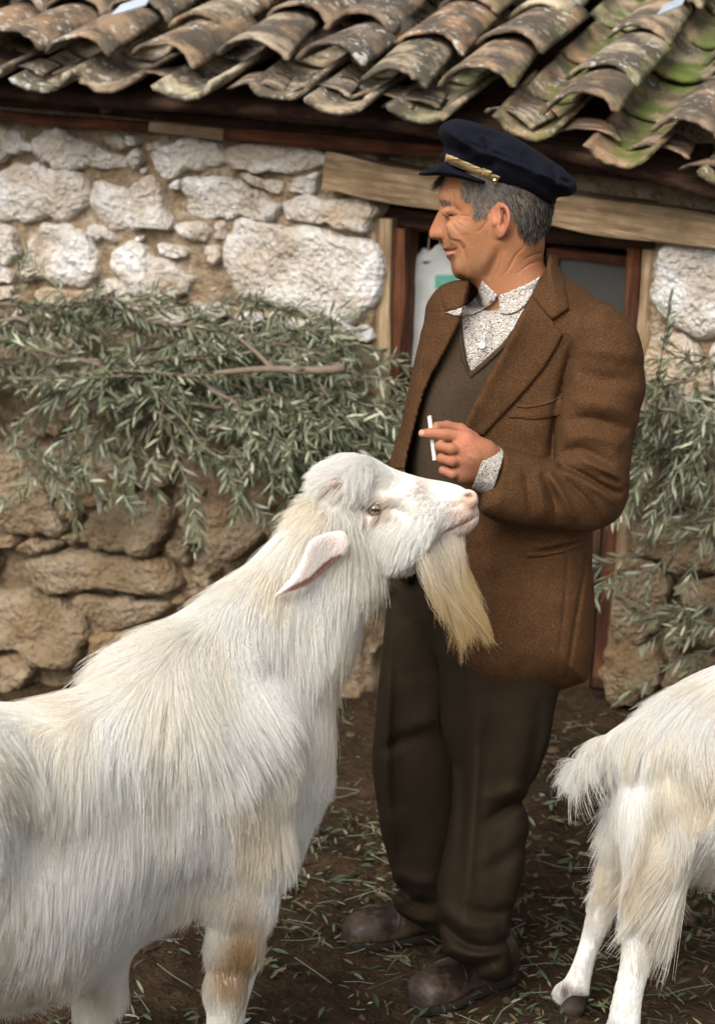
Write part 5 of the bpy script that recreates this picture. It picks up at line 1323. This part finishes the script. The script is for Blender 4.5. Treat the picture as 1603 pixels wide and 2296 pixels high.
def build_goat_body():
    v = Vol(-420, 905, 1060, 2330, -.36, .86, .0085, GB_Y, S1)
    barrel = spline([(-360,1800),(-330,1680),(-240,1600),(-100,1584),(60,1576),(180,1552),(280,1500),(400,1440),(520,1480),(640,1520),(715,1600),(720,1700),(710,1800),(686,1880),(645,1940),(595,1985),(520,2000),(445,2012),(360,2062),(270,2135),(150,2215),(-50,2240),(-250,2200),(-340,2000)], 4, True)
    neck = spline([(290,1510),(400,1410),(490,1335),(575,1262),(640,1190),(700,1125),(770,1130),(835,1230),(846,1290),(822,1360),(802,1420),(768,1485),(744,1570),(732,1640),(712,1760),(520,1800),(360,1660)], 4, True)
    wc = wc1(v.X2)
    v.F = v.shape(barrel, wc, .20-.05*sstep(400, 740, v.X2), .17, 2.1)
    v.add(v.shape(neck, wc, .095-.03*sstep(1500, 1200, v.Y2), .09, 2.1), .06)
    # shoulder, elbow, haunch
    v.add(v.ell((470, 1780, float(wc1(470))+.085), (.11, .16, .05), .35), .08)
    v.add(v.chain([(545, 1900, .08), (538, 2010, .09), (528, 2110, .08), (505, 2210, .075), (492, 2330, .075)], [.078, .058, .044, .030, .024], .03), .04)
    v.add(v.ell((-260, 1850, .58), (.16, .22, .08), .2), .10)
    v.add(v.chain([(200, 2110, .12), (222, 2200, .10), (208, 2260, .09), (204, 2330, .085)], [.07, .040, .026, .021], .03), .05)
    S_ = lambda pts, a, s: v.stroke(spline(pts, 5), a, s)
    D = S_([(330,1480),(470,1640),(560,1800)], .018, 60)+S_([(640,1560),(600,1700),(640,1830)], -.012, 40)+S_([(20,1640),(60,1800),(90,1960)], -.012, 60)+S_([(260,1640),(330,1830),(360,2000)], -.010, 50)
    v.relief(D, wc, .05)
    V, Q, P = v.mesh(2); return V, Q, P
GV, GQ, GP = build_goat_body()
def z6(pts): return [(577+x*.36, 961.8+y*.36) for x, y in pts]
def build_goat_head():
    v = Vol(660, 1100, 1005, 1360, -.30, .04, .0036, GB_Y, S1)
    hp = spline([(738,1078),(754,1052),(785,1036),(815,1036),(850,1047),(900,1060),(950,1072),(1000,1081),(1036,1092),(1058,1110),(1071,1136),(1074,1158),(1066,1176),(1048,1192),(1020,1202),(996,1214),(960,1240),(925,1268),(870,1284),(815,1306),(760,1290),(715,1230),(705,1150),(720,1100)], 4, True)
    wc = wc1(v.X2); T = np.interp(v.X2, [700, 780, 850, 920, 1000, 1075], [.060, .062, .060, .049, .043, .036])
    T = T*(1-.25*sstep(1180, 1300, v.Y2))
    v.F = v.shape(hp, wc, T, .055, 2.1)
    w_ = lambda x: float(wc1(x))
    for s in (1, -1):
        v.add(v.ell((835, 1118, w_(835)+s*.050), (.034, .016, .018), .25), .02)        # brow
        v.cut(v.ell((838, 1141, w_(838)+s*.066), (.020, .014, .016), .3), .012)
        v.add(v.ell((838, 1141, w_(838)+s*.048), (.018, .0155, .014)), .004)           # eyeball mass and lids
        v.add(v.ell((880, 1200, w_(880)+s*.040), (.07, .045, .02), -.4), .03)          # cheek
        v.add(v.ell((1052, 1118, w_(1052)+s*.026), (.016, .016, .013), .5), .012)      # nostril wing
        v.cut(v.ell((1050, 1110, w_(1050)+s*.040), (.011, .006, .012), .45), .004)
    v.add(v.ell((760, 1082, w_(760)+.045), (.022, .022, .022)), .012)                  # horn stub
    v.add(v.ell((795, 1064, w_(795)), (.045, .026, .035)), .03)
    S_ = lambda pts, a, s: v.stroke(spline(z6(pts), 5), a, s)
    D = S_([(1160,640),(1230,605),(1300,575),(1375,530)], -.011, 4.0)+S_([(1160,610),(1260,570),(1350,520)], .003, 9)+S_([(700,560),(745,545),(765,500)], .003, 4)+S_([(690,500),(720,450),(770,460)], .0035, 5)
    D = D + S_([(780,480),(880,500),(960,560)], -.004, 10)+S_([(800,420),(900,400),(1050,330)], .003, 12)+S_([(1290,450),(1230,480),(1180,470)], -.003, 6)
    v.relief(D, wc+.01, .01)
    V, Q, P = v.mesh(2); px, py, w = P.T
    c = np.tile(WHITE, (len(V), 1))
    def blob(x, y, r, col, a):
        nonlocal c
        k_ = a*np.exp(-((px-x)**2+(py-y)**2)/r**2)[:, None]; c = c*(1-k_)+np.array(col)*k_
    blob(842, 1142, 24, (.62, .40, .33), .85); blob(1056, 1120, 32, (.60, .34, .23), 1.0); blob(1044, 1170, 36, (.62, .40, .29), .9); blob(960, 1085, 30, (.70, .52, .46), .6); blob(758, 1084, 11, (.62, .36, .28), .9); blob(870, 1130, 26, (.68, .50, .43), .5)
    dk = np.exp(-((px-1049)/10)**2-((py-1110)/5)**2)[:, None]*.9*(w > wc1(px)+.0)[:, None]; c = c*(1-dk)+np.array([.07, .03, .022])*dk
    ml = np.exp(-(seg_dist(px, py, spline(z6([(1160,640),(1230,605),(1300,575),(1375,530)]), 5))[0]/3.5)**2)[:, None]*.85; c = c*(1-ml)+np.array([.36, .18, .10])*ml
    return V, Q, P, c
NV, NQ, NP, NC = build_goat_head()
lv, lf, legs = [], [], []
for pts, rs in (([(492, 2320, .075), (490, 2400, .072), (488, 2480, .07)], [.025, .030, .022]), ([(535, 2150, -.10), (520, 2260, -.10), (512, 2400, -.10)], [.04, .026, .022]), ([(204, 2320, .085), (202, 2420, .085)], [.022, .024]), ([(-170, 2150, .55), (-190, 2330, .55), (-160, 2500, .55), (-170, 2650, .55)], [.08, .045, .028, .024])):
    V, F, foot, g = leg_down(pts, rs, GB_Y); lv.append(V); lf.append(F); legs.append((foot, g)); hoof(foot, g, goat)
o1 = len(GV); o2 = o1+len(NV); allV = [GV, NV]; allF = [GQ, NQ+o1]; off = o2
for V, F in zip(lv, lf): allV.append(V); allF.append(F+off); off += len(V)
gc = np.vstack([np.tile(WHITE*.95, (len(GV), 1)), NC]+[np.tile(WHITE*.9, (len(V), 1)) for V in lv])
me = mesh_from('body', np.vstack(allV), np.vstack(allF)); set_col(me, gc); obj('body', me, M_GSKIN, goat, loc=tuple(goat.location))
# eye
def goat_eye(px, py, w, parent):
    t = NT('goat_eye'); M = t.fin(t.attr('col'), .08, .6); c = on_y(px, py, GB_Y-w); V, F, C_ = [], [], []; n, k = 12, 20; r = .0135
    fw = np.array([.12, -1, .05]); fw /= np.linalg.norm(fw); a = np.cross([0, 0, 1], fw); a /= np.linalg.norm(a); b = np.cross(fw, a)
    for i in range(n):
        th = math.pi*.62*i/(n-1)
        for j in range(k):
            ph = 6.283*j/k; x, y = math.sin(th)*math.cos(ph), math.sin(th)*math.sin(ph); V.append(c + fw*r*math.cos(th)+a*r*x+b*r*y)
            C_.append((.012, .012, .014) if abs(y) < .20 and abs(x) < .55 else ((.26, .20, .11) if math.hypot(x, y) < .70 else (.10, .06, .04)))
    for i in range(n-1):
        for j in range(k): F.append((i*k+j, i*k+(j+1) % k, (i+1)*k+(j+1) % k, (i+1)*k+j))
    me = mesh_from('eye', np.array(V), F); set_col(me, np.array(C_)); obj('eye', me, M, parent, loc=tuple(c))
goat_eye(839.5, 1140.5, float(wc1(839))+.0584, goat)
# ears
def goat_ear(w0, name='ear'):
    v = Vol(600, 800, 1175, 1350, w0-.05, w0+.13, .0030, GB_Y, S1)
    poly = spline(z6([(545,640),(572,700),(548,770),(450,860),(330,965),(215,1010),(112,1034),(190,945),(262,840),(325,700),(400,655),(480,635)]), 4, True)
    wc = w0 + .075*sstep(775, 640, v.X2)
    v.F = v.shape(poly, wc, .010, .016, 2)
    inner = spline(z6([(535,775),(460,800),(395,850),(315,925),(220,975),(150,1018),(230,1005),(330,962),(430,880),(510,810)]), 4, True)
    v.cut(v.shape(inner, wc+.014, .013, .010, 2), .003)
    V, Q, P = v.mesh(2); px, py, w = P.T
    d = sd_poly(px, py, inner); k_ = (sstep(2, -4, d)*(w > wc1(0)*0+np.interp(px, v.x, wc[:, 0])-.004))[:, None]
    c = np.tile(WHITE*np.array([.88, .72, .68]), (len(V), 1))*(1-k_)+np.array([.36, .165, .12])*k_
    me = mesh_from(name, V, Q); set_col(me, c); e_ = obj(name, me, M_GSKIN, goat, loc=tuple(V.mean(0)))
    rge = np.random.default_rng(9); P2, r2, n2_, px2, L2 = grow(V, Q, P, 2600, [(760,1210,-.8,.8,.006,.15),(640,1310,-.8,.5,.005,.15)], rge, lambda x, y, w: np.where(sd_poly(x, y, inner) < 2, .04, 1.0), k=4, wave=.2, clump=.3, nclump=400, frizz=.12)
    hair_obj('ear_fur', P2, .00026, np.minimum(np.tile(WHITE, (len(L2), 1))*rge.uniform(.85, 1.05, (len(L2), 1)), .95), M_HAIR, e_, tuple(e_.location+goat.location))
hs_p = on_y(757, 1086, GB_Y-float(wc1(757))-.058); hV, hF = tube(np.array([hs_p+np.array([0, .02, 0]), hs_p, hs_p+np.array([-.006, -.010, .006]), hs_p+np.array([-.008, -.014, .008])]), .016, .006, 10)
obj('horn_stub', mesh_from('horn_stub', hV+vnoise(hV, 90, 4, 2)[:, None]*.002, hF), m_flat('pink_horn', (.50, .29, .21), .7, 60, .35, .4), goat, loc=tuple(hs_p))
goat_ear(float(wc1(740))+.085); goat_ear(float(wc1(740))-.22)

rgf = np.random.default_rng(17)
def fur_cols(px, n, extra=None):
    P3 = np.c_[px[:, 0]/S1, px[:, 1]/S1, 0*px[:, 0]]
    cream = np.clip(vnoise(P3, 9, 301, 3)*.9+.15, 0, 1)[:, None]*.75
    c = WHITE*(1-cream)+np.array([.86, .78, .63])*cream
    return np.minimum(c*rgf.uniform(.90, 1.05, (n, 1)), .95)
G1 = [(640,1185,-.7,.35,.055,.45),(560,1265,-.7,.45,.07,.45),(450,1370,-.8,.4,.085,.45),(330,1450,-.9,.35,.10,.42),(230,1515,-.95,.25,.09,.32),(100,1580,-.9,.3,.05,.12),(-100,1590,-.9,.3,.05,.12),
 (700,1150,-.7,.5,.05,.4),(690,1240,-.35,1,.07,.2),(620,1330,-.1,1,.09,.2),(540,1430,.05,1,.10,.2),(700,1400,.1,1,.09,.16),(640,1500,.2,1,.10,.16),(560,1560,.3,1,.11,.15),(740,1500,.25,1,.07,.12),(690,1620,.3,1,.08,.12),
 (430,1500,.05,1,.11,.2),(360,1540,-.05,1,.10,.18),(450,1640,.35,1,.11,.14),(380,1720,.45,1,.10,.12),(500,1760,.55,1,.10,.12),(600,1740,.45,1,.09,.12),(560,1860,.35,1,.08,.12),(650,1850,.2,1,.07,.12),
 (735,1720,.08,1,.045,.10),(720,1850,.0,1,.05,.12),(660,1950,-.05,1,.055,.12),(590,1990,.0,1,.035,.10),(200,1640,-.1,1,.09,.12),(60,1660,.05,1,.09,.10),(-100,1750,.05,1,.08,.1),(120,1800,.22,1,.09,.1),(280,1820,.3,1,.09,.1),
 (50,1950,.05,1,.07,.1),(250,1980,.1,1,.07,.1),(420,1960,.12,1,.045,.08),(360,2070,.12,1,.045,.12),(200,2150,.08,1,.08,.16),(0,2180,.05,1,.08,.16),(540,2060,.0,1,.030,.12),(520,2140,.0,1,.030,.14),(495,2230,.0,1,.03,.1),(490,2320,0,1,.014,.1),(215,2220,.1,1,.04,.2),(205,2300,0,1,.015,.1),
 (850,1330,-.05,1,.045,.12),(830,1430,.05,1,.05,.14),(800,1480,.05,1,.05,.12),(770,1400,.1,1,.07,.15)]
def d1(x, y, w): return np.where(x < -60, .25, 1.0)*np.where(w < wc1(x)-.06, .35, 1.0)
def tan_leg(px, root, cols):
    tan = np.clip(np.exp(-((px[:, 0]-552)/55)**2-((px[:, 1]-2095)/120)**2)*.95 + .8*np.exp(-((px[:, 0]-500)/55)**2-((px[:, 1]-2170)/55)**2), 0, 1)[:, None]*np.clip(.9+vnoise(root, 25, 8, 2)*.3, 0, 1)[:, None]
    return cols*(1-tan)+np.array([.42, .27, .11])*tan
P, root, nrm, px, L = grow(GV, GQ, GP, 170000, G1, rgf, d1, k=7, wave=.22, wscale=7, clump=.42, nclump=4500, frizz=.05, sag=.10)
hair_obj('fur', P, .00033, tan_leg(px, root, fur_cols(px, len(L))), M_HAIR, goat, tuple(goat.location))
# longer outer locks, more yellowed and uneven
P, root, nrm, px, L = grow(GV, GQ, GP, 26000, [g[:4]+(g[4]*1.35, g[5]*(1.2 if g[5] > .25 else .7)) for g in G1], rgf, d1, k=9, lenr=(.45, 1.15), wave=.26, wscale=7, clump=.6, nclump=3200, frizz=.05, sag=.14)
cols = fur_cols(px, len(L)); yl = (np.clip(vnoise(root, 14, 55, 3)*1.2-.05+.35*sstep(300, 600, px[:, 0])*sstep(1750, 1500, px[:, 1]), 0, 1)*rgf.uniform(.3, 1, len(L)))[:, None]; cols = cols*(1-yl)+np.array([.83, .74, .57])*yl
hair_obj('guard_hair', P, .00036, tan_leg(px, root, cols), M_HAIR, goat, tuple(goat.location))
G1h = [(750,1045,-.8,.5,.048,.38),(790,1036,-.6,.5,.042,.36),(820,1050,-.4,.8,.034,.26),(790,1080,-.6,.8,.036,.24),(730,1100,-.8,.4,.05,.4),(760,1130,-.6,.7,.035,.25),(720,1180,-.5,.9,.05,.25),(860,1070,-.85,.4,.014,.2),(930,1085,-.9,.3,.009,.18),(1000,1100,-.9,.3,.006,.15),(1060,1130,-.9,.3,.003,.1),(1030,1190,-.5,.8,.010,.2),(840,1105,-.7,.6,.010,.2),
 (840,1170,-.5,.9,.010,.12),(900,1160,-.7,.7,.009,.12),(960,1150,-.8,.5,.009,.15),(1000,1165,-.8,.5,.007,.15),(830,1220,-.3,1,.024,.12),(780,1180,-.4,1,.020,.12),(900,1215,.0,1,.022,.12),(960,1215,.2,1,.022,.2),(900,1270,-.1,1,.035,.12),(840,1290,-.1,1,.04,.12),(770,1260,-.2,1,.05,.12)]
def dh(x, y, w): return (1-.9*np.exp(-((x-757)**2+(y-1086)**2)/13.0**2))*(1-.93*np.exp(-((x-839)**2+(y-1141)**2)/15.0**2))*(1-.85*np.exp(-(seg_dist(x, y, spline(z6([(1160,640),(1230,605),(1300,575),(1375,530)]), 5))[0]/6)**2))*(1-.88*np.exp(-((x-1058)**2+(y-1130)**2)/34.0**2))*np.where(w < wc1(x)-.03, .3, 1.0)
P, root, nrm, px, L = grow(NV, NQ, NP, 52000, G1h, rgf, dh, k=6, wave=.5, wscale=20, clump=.62, nclump=2600, frizz=.07, sag=.1)
cols = fur_cols(px, len(L)); base = NC[np.argmin(np.abs(NC[:1]-NC[:1]), axis=0)[0]]
kd = KDTree(len(NV)); [kd.insert(p, i) for i, p in enumerate(NV)]; kd.balance(); ii = np.array([kd.find(p)[1] for p in root]); cols = .35*cols + .65*NC[ii]*rgf.uniform(.9, 1.05, (len(L), 1))
hair_obj('head_fur', P, .00030, cols, M_HAIR, goat, tuple(goat.location))
# beard: long locks from the chin and jaw
def db(x, y, w): return np.exp(-(seg_dist(x, y, [(955, 1244), (985, 1226), (1020, 1206)])[0]/14)**2)*(y > 1195)
GBd = [(945,1252,.46,1,.13,.0),(965,1240,.42,1,.185,.0),(990,1225,.34,1,.205,.0),(1015,1208,.26,1,.18,.0),(1030,1200,.15,1,.08,.0)]
P, root, nrm, px, L = grow(NV, NQ, NP, 9500, GBd, rgf, db, k=10, proj=0.0, lenr=(.35, 1.05), wave=.30, wscale=24, clump=.82, nclump=30, frizz=.055, sag=.0)
tt_ = np.linspace(0, 1, P.shape[1])[None, :, None]; ph = vnoise(root, 18, 77, 1)[:, None, None]*9
P = P + RT*(L[:, None, None]*(.07*tt_**2 + .06*np.sin(tt_*8+ph)*tt_)) + UP*(L[:, None, None]*.05*np.sin(tt_*6+ph*1.7)*tt_)
t = np.linspace(0, 1, P.shape[1])
tn = np.clip(t[None]*1.1-.12+rgf.normal(0, .12, (len(L), 1)), 0, 1)[..., None]
cb = (np.array([.80, .75, .66])*(1-tn)+np.array([.58, .41, .17])*tn)*rgf.uniform(.82, 1.08, (len(L), 1, 1))
bo = hair_obj('beard', P, .00030, np.tile(WHITE, (len(L), 1)), M_HAIR, goat, tuple(goat.location))
at = bo.data.attributes; at.remove(at['col']); cc = np.ones(cb.shape[:2]+(4,), np.float32); cc[..., :3] = cb; at.new('col', 'FLOAT_COLOR', 'POINT').data.foreach_set('color', cc.ravel())

# ---- second goat, seen from behind
G2Y = 4.16; S2 = 1170.0
g2b = on_z(1400, 2345); goat2 = thing('goat', 'white goat walking off with its tail out, seen from its hindquarters', 'goat', (float(g2b[0])+.15, G2Y, 0.0))
def build_goat2():
    v = Vol(1235, 2080, 1420, 2330, -.24, .26, .0070, G2Y, S2)
    bodyp = spline([(1388,1720),(1378,1672),(1402,1628),(1440,1596),(1500,1552),(1560,1515),(1620,1490),(1750,1460),(1930,1460),(2030,1560),(2030,1800),(1940,1920),(1750,1970),(1600,1960),(1530,1970),(1470,1950),(1420,1900),(1388,1820)], 4, True)
    wc = 0.0*v.X2
    v.F = v.shape(bodyp, wc, .150, .13, 2.1)
    v.add(v.chain([(1405, 1668, 0), (1360, 1675, .01), (1310, 1700, .02)], [.030, .018, .010], .02), .03)
    v.add(v.shape(spline([(1430,1750),(1400,1850),(1405,1950),(1400,2040),(1394,2062),(1396,2110),(1390,2170),(1376,2235),(1364,2330),(1428,2330),(1440,2240),(1455,2180),(1476,2125),(1502,2080),(1540,1990),(1580,1850),(1560,1720)], 4, True), .085+.0*wc, .075-.047*sstep(1900, 2080, v.Y2), .05, 2.1), .03)
    v.add(v.shape(spline([(1400,1750),(1366,1830),(1358,1900),(1352,1950),(1340,1985),(1320,2008),(1316,2050),(1301,2110),(1284,2160),(1264,2202),(1262,2235),(1316,2240),(1325,2195),(1335,2150),(1350,2110),(1374,2060),(1392,2010),(1418,1960),(1440,1880)], 4, True), -.07+0*wc, .065-.037*sstep(1830, 2000, v.Y2), .045, 2.1), .03)
    v.add(v.ell((1262, 2222, -.07), (.018, .018, .02)), .012); v.add(v.ell((1372, 2318, .085), (.02, .02, .022)), .012)
    S_ = lambda pts, a, s: v.stroke(spline(pts, 5), a, s)
    D = S_([(1400,2075),(1420,2120),(1430,2200)], .004, 9)+S_([(1430,1740),(1470,1850),(1440,1960)], -.014, 30)+S_([(1500,1640),(1560,1700),(1640,1720)], .012, 40)+S_([(1345,2020),(1335,2080),(1310,2150)], -.004, 7)
    v.relief(D, -.02, .03)
    return v.mesh(2)
BV, BQ, BP = build_goat2()
px, py, w = BP.T; c = np.tile(WHITE*.93, (len(BV), 1))
for x, y, r, col, a in ((1318, 2008, 11, (.16, .10, .055), .85), (1268, 2215, 16, (.09, .055, .035), .9), (1300, 2235, 22, (.30, .21, .14), .8), (1372, 2310, 22, (.20, .13, .08), .9), (1395, 1700, 14, (.35, .22, .14), .7)):
    k_ = a*np.exp(-((px-x)**2+(py-y)**2)/r**2)[:, None]; c = c*(1-k_)+np.array(col)*k_
lv, lf = [], []
foot = on_y(1288, 2240, G2Y+.07); 
V1 = []; 
for (x, y, w0), rr, fx in (((1290, 2240, -.07), .024, -.03), ((1398, 2325, .085), .026, -.03)):
    V, F, foot, g = leg_down([(x, y-12, w0), (x, y, w0)], [.024, .024], G2Y); lv.append(V); lf.append(F); hoof(foot, g, goat2, fx, .027)
for x in (1900, 1830):
    w0 = .09 if x == 1900 else -.09
    V, F, foot, g = leg_down([(x, 1950, w0), (x, 2100, w0), (x-4, 2250, w0)], [.055, .03, .024], G2Y); lv.append(V); lf.append(F); hoof(foot, g, goat2)
# neck and head, out of the picture
hv = Vol(1880, 2460, 1180, 1800, -.16, .16, .010, G2Y, S2)
hv.F = hv.chain([(1940, 1650, 0), (2060, 1480, 0), (2150, 1360, 0)], [.15, .10, .075], .04); hv.add(hv.chain([(2150, 1330, 0), (2230, 1380, 0), (2330, 1450, 0)], [.075, .06, .036], .03), .03)
for s in (1, -1): hv.add(hv.chain([(2130, 1330, .06*s), (2080, 1360, .14*s)], [.025, .012], .01), .01)
XV, XQ, XP = hv.mesh(2)
allV = [BV, XV]+lv; allF = [BQ, XQ+len(BV)]; off = len(BV)+len(XV)
for V, F in zip(lv, lf): allF.append(F+off); off += len(V)
gc = np.vstack([c, np.tile(WHITE*.93, (len(XV)+sum(len(V) for V in lv), 1))])
me = mesh_from('body', np.vstack(allV), np.vstack(allF)); set_col(me, gc); obj('body', me, M_GSKIN, goat2, loc=tuple(goat2.location))
G2 = [(1590,1500,-.8,.45,.045,.2),(1500,1555,-.75,.55,.042,.16),(1430,1605,-.7,.6,.034,.14),(1390,1650,-.9,.4,.05,.2),(1520,1620,-.4,.9,.06,.14),(1600,1600,-.3,.9,.06,.12),(1450,1680,-.15,1,.06,.12),(1560,1720,.0,1,.06,.1),(1650,1700,.0,1,.06,.1),(1420,1740,-.1,1,.06,.12),
 (1480,1790,-.25,1,.06,.1),(1430,1830,-.7,.7,.08,.2),(1460,1900,-.75,.75,.09,.2),(1540,1880,-.3,1,.08,.12),(1500,1960,-.35,1,.10,.18),(1560,1970,-.15,1,.11,.2),(1620,1950,-.1,1,.09,.15),(1370,1820,.05,1,.055,.15),(1362,1920,.1,1,.06,.2),(1440,2000,-.3,1,.05,.12),(1480,2040,-.2,1,.07,.15),
 (1340,2010,0,1,.010,.12),(1310,2120,0,1,.008,.12),(1280,2200,0,1,.008,.12),(1420,2090,.1,1,.012,.12),(1420,2200,0,1,.009,.12),(1400,2300,0,1,.008,.12),(1360,1680,-.85,.5,.09,.1),(1320,1695,-.8,.65,.10,.1),(1300,1705,-.85,.5,.08,.1)]
def d2(x, y, w): return np.where(x > 1680, .3, 1.0)*np.where(w < -.10, .4, 1.0)*np.where(x < 1375, 1.6, 1.0)
P, root, nrm, px, L = grow(BV, BQ, BP, 95000, G2, rgf, d2, k=7, wave=.36, wscale=9, clump=.48, nclump=3000, frizz=.05, sag=.12)
cols = fur_cols(px, len(L))*.97; lowc = sstep(1780, 1980, px[:, 1])[:, None]*.45*(L > .03)[:, None]; cols = cols*(1-lowc)+np.array([.64, .53, .36])*lowc
kd = KDTree(len(BV)); [kd.insert(p, i) for i, p in enumerate(BV)]; kd.balance(); ii = np.array([kd.find(p)[1] for p in root]); sh = (L < .02)[:, None]; cols = np.where(sh, c[ii]*rgf.uniform(.85, 1.05, (len(L), 1)), cols)
hair_obj('fur', P, .00034, cols, M_HAIR, goat2, tuple(goat2.location))
P, root, nrm, px, L = grow(BV, BQ, BP, 16000, [g[:4]+(g[4]*(1.5 if g[4] > .03 else .8), g[5]*1.2) for g in G2], rgf, d2, k=9, lenr=(.45, 1.15), wave=.55, wscale=9, clump=.72, nclump=1500, frizz=.05, sag=.12)
cols = fur_cols(px, len(L)); yl = (np.clip(vnoise(root, 14, 55, 3)*1.2+.1+.5*sstep(1750, 1950, px[:, 1]), 0, 1)*rgf.uniform(.3, 1, len(L)))[:, None]; cols = cols*(1-yl)+np.array([.72, .60, .40])*yl
hair_obj('guard_hair', P, .00040, cols, M_HAIR, goat2, tuple(goat2.location))
